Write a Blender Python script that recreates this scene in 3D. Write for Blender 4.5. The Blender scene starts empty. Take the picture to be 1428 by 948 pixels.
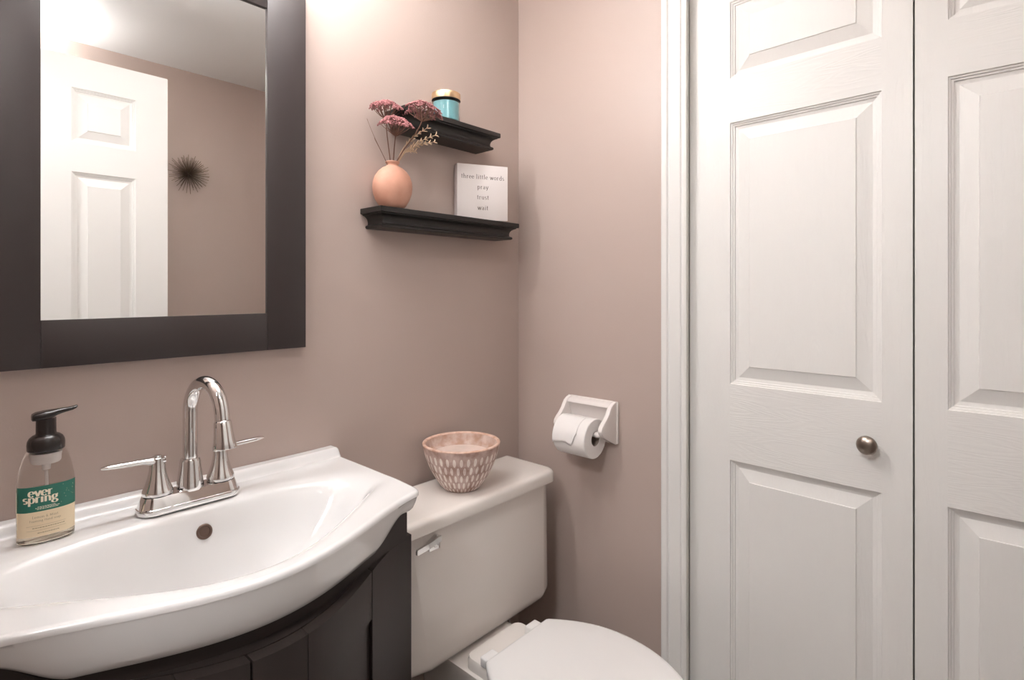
import bpy, bmesh, math, random
from mathutils import Vector, Matrix
random.seed(7)
PI = math.pi
R = math.radians
SC = bpy.context.scene
COL = SC.collection

# ------------------------------------------------------------ camera
cam_d = bpy.data.cameras.new('camera')
cam = bpy.data.objects.new('camera', cam_d)
COL.objects.link(cam)
FPX = 762.0
cam_d.sensor_width = 36.0
cam_d.lens = FPX / 1428.0 * 36.0
cam_d.shift_y = (404 - 474) / 1428.0
cam_d.clip_start = 0.01
cam.location = (-1.335, -1.19, 1.22)
YAW = math.atan(696 / 762.0)            # view direction measured from the mirror wall's direction
cam.rotation_euler = (PI / 2, 0, YAW - PI / 2)
SC.camera = cam

# ------------------------------------------------------------ exposure, world
SC.view_settings.view_transform = 'Standard'
SC.view_settings.look = 'None'
SC.view_settings.exposure = 0.34
SC.view_settings.gamma = 1.0
SC.view_settings.use_curve_mapping = False
w = bpy.data.worlds.new('world')
SC.world = w
w.use_nodes = True
w.node_tree.nodes['Background'].inputs[0].default_value = (1.0, 0.97, 0.95, 1)
w.node_tree.nodes['Background'].inputs[1].default_value = 0.12
GLOBE_E = 88.0      # emission of the three vanity globes
FILL_E = 62.0       # upward emission of the added ceiling fill bowls
FILL_FAR = 1.2        # the second added fill bowl, behind the door, relative
HALL_FILL_W = 16.0        # added hallway fill lamp behind the camera
BULBS = [(-1.17, -0.145, 2.06), (-0.995, -0.145, 2.06), (-0.82, -0.145, 2.06)]


# ------------------------------------------------------------ materials
def mat(name, col, rough=0.5, metal=0.0, bump=None, spec=0.5, coat=0.0, trans=0.0, ior=1.45, sheen=0.0):
    """bump = (scale, strength, distance, stretch xyz)"""
    m = bpy.data.materials.new(name)
    m.use_nodes = True
    nt = m.node_tree
    b = nt.nodes['Principled BSDF']
    b.inputs['Base Color'].default_value = (*col, 1)
    b.inputs['Roughness'].default_value = rough
    b.inputs['Metallic'].default_value = metal
    b.inputs['Specular IOR Level'].default_value = spec
    b.inputs['Coat Weight'].default_value = coat
    b.inputs['Coat Roughness'].default_value = 0.06
    b.inputs['Transmission Weight'].default_value = trans
    b.inputs['IOR'].default_value = ior
    if bump:
        sc, st, di, stretch = bump
        tc = nt.nodes.new('ShaderNodeTexCoord')
        mp = nt.nodes.new('ShaderNodeMapping')
        mp.inputs['Scale'].default_value = stretch
        nz = nt.nodes.new('ShaderNodeTexNoise')
        nz.inputs['Scale'].default_value = sc
        nz.inputs['Detail'].default_value = 4
        bp = nt.nodes.new('ShaderNodeBump')
        bp.inputs['Strength'].default_value = st
        bp.inputs['Distance'].default_value = di
        nt.links.new(tc.outputs['Object'], mp.inputs[0])
        nt.links.new(mp.outputs[0], nz.inputs['Vector'])
        nt.links.new(nz.outputs['Fac'], bp.inputs['Height'])
        nt.links.new(bp.outputs[0], b.inputs['Normal'])
    return m


def mottle(m, c1, c2, scale, detail=4, stretch=(1, 1, 1), lo=0.35, hi=0.65):
    """mix two own colours of the thing with noise"""
    nt = m.node_tree
    b = nt.nodes['Principled BSDF']
    tc = nt.nodes.new('ShaderNodeTexCoord')
    mp = nt.nodes.new('ShaderNodeMapping')
    mp.inputs['Scale'].default_value = stretch
    nz = nt.nodes.new('ShaderNodeTexNoise')
    nz.inputs['Scale'].default_value = scale
    nz.inputs['Detail'].default_value = detail
    cr = nt.nodes.new('ShaderNodeValToRGB')
    cr.color_ramp.elements[0].position = lo
    cr.color_ramp.elements[0].color = (*c1, 1)
    cr.color_ramp.elements[1].position = hi
    cr.color_ramp.elements[1].color = (*c2, 1)
    nt.links.new(tc.outputs['Object'], mp.inputs[0])
    nt.links.new(mp.outputs[0], nz.inputs['Vector'])
    nt.links.new(nz.outputs['Fac'], cr.inputs[0])
    nt.links.new(cr.outputs[0], b.inputs['Base Color'])
    return m


def grain_mat(name, col, horizontal):
    """white paint over embossed wood grain"""
    m = bpy.data.materials.new(name)
    m.use_nodes = True
    nt = m.node_tree
    b = nt.nodes['Principled BSDF']
    b.inputs['Base Color'].default_value = (*col, 1)
    b.inputs['Roughness'].default_value = 0.38
    tc = nt.nodes.new('ShaderNodeTexCoord')
    mp = nt.nodes.new('ShaderNodeMapping')
    mp.inputs['Scale'].default_value = (1, 1.0 if horizontal else 9.0, 9.0 if horizontal else 1.0)
    n1 = nt.nodes.new('ShaderNodeTexNoise')
    n1.inputs['Scale'].default_value = 3.2
    n1.inputs['Detail'].default_value = 2
    n1.inputs['Distortion'].default_value = 0.4
    wv = nt.nodes.new('ShaderNodeMath'); wv.operation = 'MULTIPLY'; wv.inputs[1].default_value = 90
    sn = nt.nodes.new('ShaderNodeMath'); sn.operation = 'SINE'
    n2 = nt.nodes.new('ShaderNodeTexNoise')
    n2.inputs['Scale'].default_value = 60
    n2.inputs['Detail'].default_value = 3
    ad = nt.nodes.new('ShaderNodeMath'); ad.operation = 'MULTIPLY_ADD'; ad.inputs[1].default_value = 2.2
    bp = nt.nodes.new('ShaderNodeBump')
    bp.inputs['Strength'].default_value = 0.30
    bp.inputs['Distance'].default_value = 0.00022
    L = nt.links.new
    L(tc.outputs['Object'], mp.inputs[0])
    L(mp.outputs[0], n1.inputs['Vector'])
    L(mp.outputs[0], n2.inputs['Vector'])
    L(n1.outputs['Fac'], wv.inputs[0]); L(wv.outputs[0], sn.inputs[0])
    L(n2.outputs['Fac'], ad.inputs[0]); L(sn.outputs[0], ad.inputs[2])
    L(ad.outputs[0], bp.inputs['Height']); L(bp.outputs[0], b.inputs['Normal'])
    return m


M = {}
M['wall'] = mat('taupe_wall_paint', (0.47, 0.378, 0.336), 0.38, bump=(260, 0.25, 0.0008, (1, 1, 1)))
M['ceiling'] = mat('white_ceiling_paint', (0.86, 0.85, 0.84), 0.85, bump=(150, 0.2, 0.001, (1, 1, 1)))
M['trim'] = mat('white_trim_paint', (0.79, 0.775, 0.752), 0.3)
M['door_v'] = grain_mat('white_door_vertical_grain', (0.79, 0.775, 0.752), False)
M['door_h'] = grain_mat('white_door_horizontal_grain', (0.79, 0.775, 0.752), True)
M['door_smooth'] = mat('white_door_smooth', (0.80, 0.79, 0.77), 0.4)
M['floor'] = mottle(mat('greige_stone_tile', (0.3, 0.27, 0.25), 0.5), (0.24, 0.21, 0.19), (0.36, 0.32, 0.29), 6)
M['dark'] = mat('closet_inside', (0.10, 0.08, 0.07), 0.8)
M['black_wood'] = mat('black_shelf_paint', (0.012, 0.010, 0.009), 0.38, bump=(300, 0.05, 0.0004, (0.1, 1, 1)))
M['espresso'] = mat('espresso_wood_stain', (0.028, 0.020, 0.018), 0.52, bump=(220, 0.15, 0.0005, (1, 1, 0.15)))
M['frame'] = mat('espresso_mirror_frame', (0.040, 0.031, 0.030), 0.36, bump=(250, 0.12, 0.0005, (1, 1, 0.2)))
M['mirror'] = mat('silvered_glass', (0.90, 0.90, 0.89), 0.0, 1.0)
M['porcelain'] = mat('white_porcelain', (0.79, 0.78, 0.775), 0.10, coat=0.6)
M['toilet'] = mat('biscuit_porcelain', (0.82, 0.765, 0.72), 0.12, coat=0.5)
M['lid'] = mat('white_seat_plastic', (0.86, 0.835, 0.82), 0.22)
M['holder'] = mat('white_ceramic', (0.85, 0.79, 0.76), 0.16, coat=0.4)
M['chrome'] = mat('polished_chrome', (0.78, 0.77, 0.765), 0.06, 1.0)
M['nickel'] = mat('brushed_nickel', (0.36, 0.31, 0.27), 0.28, 1.0)
M['bronze'] = mat('aged_bronze', (0.15, 0.10, 0.08), 0.4, 0.7)
M['rubber'] = mat('black_rubber', (0.02, 0.02, 0.02), 0.6)
M['paper'] = mat('toilet_paper', (0.88, 0.84, 0.82), 0.95, bump=(500, 0.3, 0.0006, (1, 1, 1)))
M['card'] = mat('grey_cardboard', (0.30, 0.24, 0.20), 0.9)
M['clay'] = mottle(mat('terracotta_blush', (0.75, 0.42, 0.31), 0.62), (0.52, 0.26, 0.18), (0.62, 0.345, 0.25), 18)
M['petal'] = mottle(mat('dusty_rose_florets', (0.42, 0.14, 0.14), 0.8), (0.22, 0.075, 0.08), (0.46, 0.20, 0.20), 140)
M['stem'] = mat('brown_dried_stem', (0.17, 0.085, 0.06), 0.8)
M['straw'] = mat('straw_dried_grass', (0.62, 0.45, 0.31), 0.8)
M['sign'] = mat('whitewashed_block', (0.74, 0.68, 0.66), 0.7, bump=(60, 0.3, 0.001, (1, 1, 14)))
M['ink'] = mat('grey_brown_ink', (0.10, 0.07, 0.06), 0.8)
M['wax'] = mat('turquoise_wax', (0.22, 0.50, 0.55), 0.35, coat=1.0)
M['glass'] = mat('clear_glass', (0.95, 0.98, 0.98), 0.02, trans=1.0, ior=1.12)
M['gold'] = mat('brushed_gold', (0.80, 0.58, 0.36), 0.32, 1.0)
M['plastic_clear'] = mat('clear_bottle_plastic', (0.97, 0.955, 0.93), 0.03, trans=1.0, ior=1.18)
M['soap'] = mat('pale_soap_liquid', (0.93, 0.86, 0.74), 0.05, trans=0.85, ior=1.15)
M['pump'] = mat('black_pump_plastic', (0.020, 0.015, 0.014), 0.22)
M['frost'] = mat('frosted_white_plastic', (0.75, 0.70, 0.68), 0.4)
M['green'] = mat('deep_green_label', (0.022, 0.145, 0.105), 0.4)
M['cream'] = mat('cream_label', (0.80, 0.66, 0.46), 0.45)
M['print'] = mat('cream_print', (0.86, 0.78, 0.62), 0.5)
M['print_dark'] = mat('olive_print', (0.30, 0.24, 0.15), 0.5)
M['spike'] = mat('dark_bronze_spikes', (0.20, 0.15, 0.11), 0.35, 0.7)
M['spike_tip'] = mat('brass_spike_tips', (0.35, 0.25, 0.15), 0.35, 0.8)
M['shade'] = mat('frosted_fill_lamp_glass', (0.9, 0.9, 0.88), 0.3)
M['globe'] = mat('glowing_globe_glass', (0.9, 0.9, 0.88), 0.3)
b_ = M['globe'].node_tree.nodes['Principled BSDF']
b_.inputs['Emission Color'].default_value = (0.98, 0.98, 0.985, 1)
b_.inputs['Emission Strength'].default_value = GLOBE_E
nt = M['shade'].node_tree
nt.nodes['Principled BSDF'].inputs['Emission Color'].default_value = (1, 0.93, 0.88, 1)
nt.nodes['Principled BSDF'].inputs['Emission Strength'].default_value = 2.5  # weak glow for the bowls and diffuser of the added fill lamps


def bowl_material():
    m = mat('whitewashed_carved_wood', (0.5, 0.3, 0.25), 0.6)
    nt = m.node_tree
    b = nt.nodes['Principled BSDF']
    N = nt.nodes.new
    L = nt.links.new

    def mth(op, a, c=None, d=None):
        n = N('ShaderNodeMath'); n.operation = op
        for i, v in enumerate((a, c, d)):
            if v is None: continue
            if isinstance(v, (int, float)): n.inputs[i].default_value = v
            else: L(v, n.inputs[i])
        return n.outputs[0]
    uv = N('ShaderNodeUVMap')
    sp = N('ShaderNodeSeparateXYZ'); L(uv.outputs[0], sp.inputs[0])
    rows = mth('MULTIPLY', sp.outputs[1], 5.6)
    row = mth('FLOOR', rows)
    par = mth('MODULO', row, 2.0)
    cols = mth('MULTIPLY_ADD', sp.outputs[0], 34.0, mth('MULTIPLY', par, 0.5))
    fx = mth('SUBTRACT', mth('FRACT', cols), 0.5)
    fy = mth('SUBTRACT', mth('FRACT', rows), 0.5)
    d = mth('ADD', mth('POWER', mth('MULTIPLY', mth('ABSOLUTE', fx), 4.4), 2.0), mth('POWER', mth('MULTIPLY', mth('ABSOLUTE', fy), 2.15), 2.0))
    inside = mth('LESS_THAN', d, 1.0)
    band = mth('MULTIPLY', mth('LESS_THAN', sp.outputs[1], 0.90), mth('GREATER_THAN', sp.outputs[1], 0.06))
    mask = mth('MULTIPLY', inside, band)
    tc = N('ShaderNodeTexCoord')
    nz = N('ShaderNodeTexNoise'); nz.inputs['Scale'].default_value = 34; nz.inputs['Detail'].default_value = 6
    L(tc.outputs['Object'], nz.inputs['Vector'])
    cr = N('ShaderNodeValToRGB'); L(nz.outputs['Fac'], cr.inputs[0])
    cr.color_ramp.elements[0].position = 0.36; cr.color_ramp.elements[0].color = (0.40, 0.25, 0.20, 1)
    cr.color_ramp.elements[1].position = 0.62; cr.color_ramp.elements[1].color = (0.66, 0.50, 0.45, 1)
    mk = mth('MULTIPLY', mask, mth('MULTIPLY_ADD', nz.outputs['Fac'], 1.8, -0.10))
    mx = N('ShaderNodeMix'); mx.data_type = 'RGBA'
    L(mk, mx.inputs[0]); L(cr.outputs[0], mx.inputs[6]); mx.inputs[7].default_value = (0.95, 0.86, 0.80, 1)
    L(mx.outputs[2], b.inputs['Base Color'])
    bp = N('ShaderNodeBump'); bp.inputs['Strength'].default_value = 0.6; bp.inputs['Distance'].default_value = 0.0012
    bp.invert = True
    L(mask, bp.inputs['Height']); L(bp.outputs[0], b.inputs['Normal'])
    return m


M['bowl'] = bowl_material()
M['bowl_rim'] = mottle(mat('orange_wood_rim', (0.6, 0.28, 0.15), 0.5), (0.55, 0.32, 0.23), (0.74, 0.54, 0.45), 50)
M['bowl_floor'] = mottle(mat('washed_wood_bottom', (0.6, 0.5, 0.44), 0.6), (0.62, 0.50, 0.44), (0.70, 0.56, 0.50), 30)
M['bowl_in'] = mottle(mat('washed_wood_inside', (0.6, 0.4, 0.3), 0.6), (0.58, 0.45, 0.40), (0.42, 0.26, 0.19), 40)


# ------------------------------------------------------------ helpers
def link(name, me, m, parent=None, smooth=False):
    if m is not None:
        for mm in (m if isinstance(m, (list, tuple)) else [m]):
            me.materials.append(mm)
    o = bpy.data.objects.new(name, me)
    COL.objects.link(o)
    if parent: o.parent = parent
    if smooth:
        for p in me.polygons: p.use_smooth = True
    return o


def auto(o, ang=35):
    """smooth faces, sharp edges above the angle"""
    me = o.data
    bm = bmesh.new(); bm.from_mesh(me)
    for f_ in bm.faces: f_.smooth = True
    for e in bm.edges:
        if len(e.link_faces) == 2:
            e.smooth = e.calc_face_angle(0) < R(ang)
    bm.to_mesh(me); bm.free()
    return o


def build(name, bm, m, parent=None, ang=35, recalc=True):
    if recalc: bmesh.ops.recalc_face_normals(bm, faces=bm.faces)
    me = bpy.data.meshes.new(name)
    bm.to_mesh(me); bm.free()
    o = link(name, me, m, parent)
    return auto(o, ang)


def bx(bm, lo, hi, bev=0.0, seg=2):
    """box between two corners, optionally bevelled"""
    b2 = bmesh.new()
    bmesh.ops.create_cube(b2, size=1)
    for v in b2.verts:
        v.co = Vector([(lo[i] + hi[i]) / 2 + v.co[i] * (hi[i] - lo[i]) for i in range(3)])
    if bev > 0:
        bmesh.ops.bevel(b2, geom=list(b2.edges), offset=bev, segments=seg, profile=0.5, affect='EDGES')
    add(bm, b2)


def add(bm, b2, mtx=None):
    me = bpy.data.meshes.new('t')
    b2.to_mesh(me); b2.free()
    if mtx: me.transform(mtx)
    bm.from_mesh(me)
    bpy.data.meshes.remove(me)


def loft(bm, rings, close_u=True, cap0=True, cap1=True, mi=0):
    vs = [[bm.verts.new(p) for p in r] for r in rings]
    n = len(rings[0])
    for a, b in zip(vs, vs[1:]):
        for i in range(n if close_u else n - 1):
            j = (i + 1) % n
            f_ = bm.faces.new((a[i], a[j], b[j], b[i])); f_.material_index = mi
    if cap0: bm.faces.new(list(reversed(vs[0])))
    if cap1: bm.faces.new(vs[-1])
    return vs


def lathe(bm, prof, c=(0, 0, 0), n=48, axis='z', sx=1, sy=1, mtx=None):
    """prof: (radius, height) from bottom to top; r=0 ends close with a tip"""
    b2 = bmesh.new()
    rings = []
    for r_, h in prof:
        rings.append([(r_ * sx * math.cos(2 * PI * i / n), r_ * sy * math.sin(2 * PI * i / n), h) for i in range(n)])
    loft(b2, rings, True, True, True)
    bmesh.ops.remove_doubles(b2, verts=b2.verts, dist=1e-6)
    if mtx is None:
        mtx = Matrix.Translation(c)
        if axis == 'x': mtx = mtx @ Matrix.Rotation(PI / 2, 4, 'Y')
        if axis == '-x': mtx = mtx @ Matrix.Rotation(-PI / 2, 4, 'Y')
        if axis == '-y': mtx = mtx @ Matrix.Rotation(PI / 2, 4, 'X')
    add(bm, b2, mtx)


def tube(bm, pts, rad, n=16, caps=True):
    pts = [Vector(p) for p in pts]
    rads = rad if isinstance(rad, (list, tuple)) else [rad] * len(pts)
    rings = []
    up = None
    for i, p in enumerate(pts):
        t = (pts[min(i + 1, len(pts) - 1)] - pts[max(i - 1, 0)]).normalized()
        if up is None:
            up = t.orthogonal().normalized()
        else:
            up = (up - t * up.dot(t))
            up = up.normalized() if up.length > 1e-6 else t.orthogonal().normalized()
        s = t.cross(up)
        rings.append([p + rads[i] * (math.cos(2 * PI * k / n) * up + math.sin(2 * PI * k / n) * s) for k in range(n)])
    loft(bm, rings, True, caps, caps)


def prism(bm, poly, axis, a, b, bev=0):
    """poly (u,v) extruded along axis from a to b; for x: (y,z), y: (x,z), z: (x,y)"""
    def P(u, v, t):
        return {'x': (t, u, v), 'y': (u, t, v), 'z': (u, v, t)}[axis]
    b2 = bmesh.new()
    loft(b2, [[P(u, v, a) for u, v in poly], [P(u, v, b) for u, v in poly]])
    bmesh.ops.recalc_face_normals(b2, faces=b2.faces)
    if bev:
        ed = [e for e in b2.edges if e.calc_face_angle(0) > R(30)]
        bmesh.ops.bevel(b2, geom=ed, offset=bev, segments=2, profile=0.5, affect='EDGES')
    add(bm, b2)


def tag(o, label=None, cat=None, group=None, kind=None):
    if label: o['label'] = label
    if cat: o['category'] = cat
    if group: o['group'] = group
    if kind: o['kind'] = kind
    return o


def thing(name, label, cat, loc=(0, 0, 0), rz=0, group=None):
    o = bpy.data.objects.new(name, None)
    o.empty_display_size = 0.02
    COL.objects.link(o)
    o.location = loc
    o.rotation_euler = (0, 0, rz)
    return tag(o, label, cat, group)


def struct(name, bm, m, label, cat, ang=35):
    return tag(build(name, bm, m, None, ang), label, cat, None, 'structure')


def sstep(a, b, x):
    t = max(0.0, min(1.0, (x - a) / (b - a)))
    return t * t * (3 - 2 * t)


def rrect(x0, x1, y0, y1, r, n=8):
    """rounded rectangle outline, counter-clockwise; r one radius or four (x1y1, x0y1, x0y0, x1y0)"""
    rs = r if isinstance(r, (list, tuple)) else [r] * 4
    out = []
    for (cx, cy, a0), q in zip([(x1, y1, 0), (x0, y1, 90), (x0, y0, 180), (x1, y0, 270)], rs):
        sx = 1 if cx == x1 else -1
        sy = 1 if cy == y1 else -1
        for k in range(n + 1):
            a = R(a0 + 90 * k / n)
            out.append((cx - sx * q + q * math.cos(a), cy - sy * q + q * math.sin(a)))
    return out


# ------------------------------------------------------------ room shell
CH = 2.30           # ceiling height
XL = -1.42          # left wall (with the doorway)
YB = -1.85          # far wall, opposite the mirror
T = 0.10

bm = bmesh.new(); bx(bm, (XL - T - 0.001, 0, 0), (T, T, CH))
struct('wall_back', bm, M['wall'], 'taupe painted wall behind the sink, mirror and shelves', 'wall')
bm = bmesh.new(); bx(bm, (XL - T, YB - T, 0), (T + 0.6, YB, CH))
struct('wall_front', bm, M['wall'], 'taupe painted wall seen in the mirror behind the open door', 'wall')
# right wall with the closet opening
CY0, CY1, CTOP = -0.576, -1.530, 2.05
bm = bmesh.new()
bx(bm, (0, CY0 + 0.0115, 0), (T, 0, CH))
bx(bm, (0, YB, 0), (T, CY1, CH))
bx(bm, (0, CY1, CTOP), (T, CY0 + 0.0115, CH))
struct('wall_right', bm, M['wall'], 'taupe painted wall between shelf corner and closet doors', 'wall')
# left wall with the doorway the camera stands in
DY0, DY1 = -0.50, -1.235
bm = bmesh.new()
bx(bm, (XL - T, DY0, 0), (XL, 0, CH))
bx(bm, (XL - T, YB, 0), (XL, DY1, CH))
bx(bm, (XL - T, DY1, 2.06), (XL, DY0, CH))
struct('wall_left', bm, M['wall'], 'taupe painted wall with the entry doorway left of the sink', 'wall')
bm = bmesh.new()
bx(bm, (-2.75, -2.6, 0), (-2.65, 0.9, CH))
bx(bm, (-2.65, 0.8, 0), (XL - T, 0.9, CH))
bx(bm, (-2.65, -2.6, 0), (XL - T, -2.5, CH))
bx(bm, (XL - T - 0.1, T, 0), (XL - T, 0.8, CH))
bx(bm, (XL - T - 0.1, -2.5, 0), (XL - T, YB - T, CH))
struct('wall_hallway', bm, M['wall'], 'taupe painted hallway wall outside the bathroom doorway', 'wall')
bm = bmesh.new()
bx(bm, (0.60, YB, 0), (0.65, 0, CTOP + 0.25))
bx(bm, (T, -0.30, 0), (0.60, -0.25, CTOP + 0.25))
struct('wall_closet', bm, M['dark'], 'dark inner walls of the closet behind the folding doors', 'wall')
bm = bmesh.new(); bx(bm, (-2.75, -2.6, -0.05), (0.7, 0.9, 0))
struct('floor', bm, M['floor'], 'plain stone floor beneath the toilet and vanity', 'floor')
bm = bmesh.new(); bx(bm, (-2.75, -2.6, CH), (0.7, 0.9, CH + 0.05))
struct('ceiling', bm, M['ceiling'], 'white painted ceiling seen in the mirror', 'ceiling')
bm = bmesh.new(); prism(bm, [(-0.0, 0), (-0.012, 0), (-0.012, 0.07), (-0.006, 0.085), (0, 0.085)], 'x', -0.64, 0)
struct('baseboard_back', bm, M['trim'], 'white baseboard at the foot of the wall behind the toilet', 'baseboard')
bm = bmesh.new(); prism(bm, [(-0.0, 0), (-0.012, 0), (-0.012, 0.07), (-0.006, 0.085), (0, 0.085)], 'y', -0.508, -0.012)
struct('baseboard_right', bm, M['trim'], 'white baseboard on the wall beside the toilet', 'baseboard')

# closet casing: colonial profile, (distance from opening, projection)
CAS = [(0, 0), (0, 0.009), (0.004, 0.0105), (0.010, 0.0105), (0.013, 0.0085), (0.016, 0.0115), (0.030, 0.0135), (0.043, 0.0145),
       (0.047, 0.0125), (0.050, 0.0165), (0.054, 0.0175), (0.062, 0.0175), (0.0655, 0.0155), (0.0655, 0)]
bm = bmesh.new()
rings = []
for (yy, zz, sy, sz) in [(CY0 - 0.003, 0.0, 1, 0), (CY0 - 0.003, CTOP - 0.005, 1, 1), (CY1 + 0.003, CTOP - 0.005, -1, 1), (CY1 + 0.003, 0.0, -1, 0)]:
    rings.append([(-p, yy + sy * d, zz + sz * d) for d, p in CAS])
loft(bm, rings)
struct('trim_1', bm, M['trim'], 'white fluted casing around the closet opening', 'door trim', 20)
bm = bmesh.new()
bx(bm, (0.0005, CY0 + 0.0040, 0), (T, CY0 + 0.0110, CTOP - 0.004))
bx(bm, (0.0005, CY1 - 0.0035, 0), (T, CY1 + 0.004, CTOP - 0.004))
bx(bm, (0.0005, CY1, CTOP - 0.012), (T, CY0, CTOP - 0.001))
struct('trim_2', bm, M['trim'], 'white jamb lining the closet opening', 'door jamb')


# ------------------------------------------------------------ panelled doors
def panel_face(bm, W, H, panels, x, side, prof):
    """front sheet of a moulded door in the plane x, spanning y 0..-W, z 0..H. side=-1 faces -x"""
    ys = sorted({0.0, W} | {p[0] for p in panels} | {p[1] for p in panels})
    zs = sorted({0.0, H} | {p[2] for p in panels} | {p[3] for p in panels})
    vc = {}

    def V(y, z):
        k = (round(y, 5), round(z, 5))
        if k not in vc: vc[k] = bm.verts.new((x, -y, z))
        return vc[k]
    pys = sorted({p[0] for p in panels} | {p[1] for p in panels})
    for i in range(len(ys) - 1):
        for j in range(len(zs) - 1):
            cy, cz = (ys[i] + ys[i + 1]) / 2, (zs[j] + zs[j + 1]) / 2
            if any(p[0] < cy < p[1] and p[2] < cz < p[3] for p in panels): continue
            f_ = bm.faces.new((V(ys[i], zs[j]), V(ys[i + 1], zs[j]), V(ys[i + 1], zs[j + 1]), V(ys[i], zs[j + 1])))
            inrail = any(p[0] < cy < p[1] for p in panels)
            f_.material_index = 1 if inrail else 0
    for (y0, y1, z0, z1) in panels:
        prev = [V(y0, z0), V(y1, z0), V(y1, z1), V(y0, z1)]
        for (d, h) in prof:
            q = [bm.verts.new((x - side * h, -yy, zz)) for yy, zz in
                 ((y0 + d, z0 + d), (y1 - d, z0 + d), (y1 - d, z1 - d), (y0 + d, z1 - d))]
            for k in range(4):
                bm.faces.new((prev[k], prev[(k + 1) % 4], q[(k + 1) % 4], q[k]))
            prev = q
        bm.faces.new(prev)


# moulding profile of a panel: (distance inwards, depth below the face)
PROF = [(0.0010, 0.0022), (0.0045, 0.0028), (0.0052, 0.0046), (0.0090, 0.0052), (0.0098, 0.0072), (0.0150, 0.0080),
        (0.0175, 0.0082), (0.0450, 0.0022), (0.0462, 0.0008), (0.0475, 0.0008)]
PROF = [(d_, h_ * 1.35) for d_, h_ in PROF]


def panel_door(name, W, H, th, panels, mats, parent, bev=0.003):
    bm = bmesh.new()
    panel_face(bm, W, H, panels, -th / 2, -1, PROF)
    panel_face(bm, W, H, panels, th / 2, 1, PROF)
    for (a, b) in (((0, 0), (W, 0)), ((W, 0), (W, H)), ((W, H), (0, H)), ((0, H), (0, 0))):
        bm.faces.new([bm.verts.new(p) for p in ((-th / 2, -a[0], a[1]), (-th / 2, -b[0], b[1]), (th / 2, -b[0], b[1]), (th / 2, -a[0], a[1]))])
    bmesh.ops.remove_doubles(bm, verts=bm.verts, dist=1e-5)
    bmesh.ops.recalc_face_normals(bm, faces=bm.faces)
    ed = [e for e in bm.edges if len(e.link_faces) == 2 and e.calc_face_angle(0) > R(80) and
          all((abs(abs(v.co.x) - th / 2) < 1e-5) for v in e.verts) and
          (all(abs(v.co.y) < 1e-5 for v in e.verts) or all(abs(v.co.y + W) < 1e-5 for v in e.verts))]
    bmesh.ops.bevel(bm, geom=ed, offset=bev, segments=3, profile=0.5, affect='EDGES')
    return build(name, bm, mats, parent, 8, recalc=False)


RX = 0.020                       # the leaves sit this far behind the wall face
KS = 1 + RX / 1.335
LW, LH, TH = 0.465 * KS, 2.025, 0.034
FOLD = R(2.3)
cd = thing('folding_closet_door', 'white two-leaf folding closet door with raised panels and nickel knob', 'door', (0.004 + RX, -0.5745, 0.012))
cd['kind'] = 'structure'
cd.name = 'door_1'
zp = [(0.22, 0.796), (0.980, 1.612), (1.720, 1.905)]
zp = [tuple(1.22 + (q_ + 0.012 - 1.22) * KS - 0.012 for q_ in p_) for p_ in zp]
leaf1 = panel_door('door_leaf', LW, LH, TH, [(0.104 * KS, 0.4135 * KS, a, b) for a, b in zp], [M['door_v'], M['door_h']], cd)
leaf1.location = (TH / 2, 0, 0); leaf1.rotation_euler = (0, 0, -FOLD)
leaf2 = panel_door('door_leaf', LW, LH, TH, [(0.0505 * KS, 0.360 * KS, a, b) for a, b in zp], [M['door_v'], M['door_h']], cd)
leaf2.location = (TH / 2 - math.sin(FOLD) * (LW + 0.0022), -math.cos(FOLD) * (LW + 0.0022), 0); leaf2.rotation_euler = (0, 0, FOLD)
tag(leaf1, 'leaf nearer the toilet paper holder, carrying the knob'); tag(leaf2, 'leaf at the right edge of the photo')
# oval mushroom knob, axis along -x
bm = bmesh.new()
lathe(bm, [(0.0, 0), (0.0085, 0), (0.0085, 0.002), (0.0055, 0.004), (0.0050, 0.012), (0.0075, 0.015), (0.0150, 0.0165), (0.0165, 0.0185),
           (0.0165, 0.0200), (0.0150, 0.0228), (0.0115, 0.0255), (0.006, 0.0272), (0.0, 0.0276)], n=40, sx=1.20, sy=1.16,
      mtx=Matrix.Translation((-TH / 2 - 0.0002, -0.3985, 0.8885)) @ Matrix.Diagonal((1.25, 1, 1, 1)) @ Matrix.Rotation(-PI / 2, 4, 'Y'))
kn = build('door_knob', bm, M['nickel'], leaf1, 50)
tag(kn, 'small round brushed nickel knob')

# entry door, open, seen in the mirror
ed = thing('door_2', 'white six-panel entry door standing open, seen in the mirror', 'door', (-1.378, -1.2875, 0.01))
ed['kind'] = 'structure'
zq = [(0.23, 0.80), (0.98, 1.625), (1.73, 1.92)]
body = panel_door('door_panel', 0.71, 2.03, 0.036, [(a, a + 0.19, z0, z1) for a in (0.105, 0.415) for z0, z1 in zq], [M['door_smooth'], M['door_smooth']], ed)
body.rotation_euler = (0, 0, PI / 2)
bm = bmesh.new()
for s in (-1, 1):
    lathe(bm, [(0, 0), (0.03, 0), (0.03, 0.006), (0.012, 0.010), (0.010, 0.035), (0.024, 0.045), (0.027, 0.058), (0.020, 0.068), (0, 0.072)],
          mtx=Matrix.Translation((0.65, s * 0.018, 0.92)) @ Matrix.Rotation(-s * PI / 2, 4, 'X'), n=32)
build('door_knob', bm, M['nickel'], ed, 40)
bm = bmesh.new()
for z in (0.25, 1.0, 1.78):
    tube(bm, [(-0.006, 0.018, z - 0.045), (-0.006, 0.018, z + 0.045)], 0.006, 12)
    bx(bm, (-0.004, 0.005, z - 0.045), (0.002, 0.0178, z + 0.045))
build('door_hinge', bm, M['nickel'], ed, 40)

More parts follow.
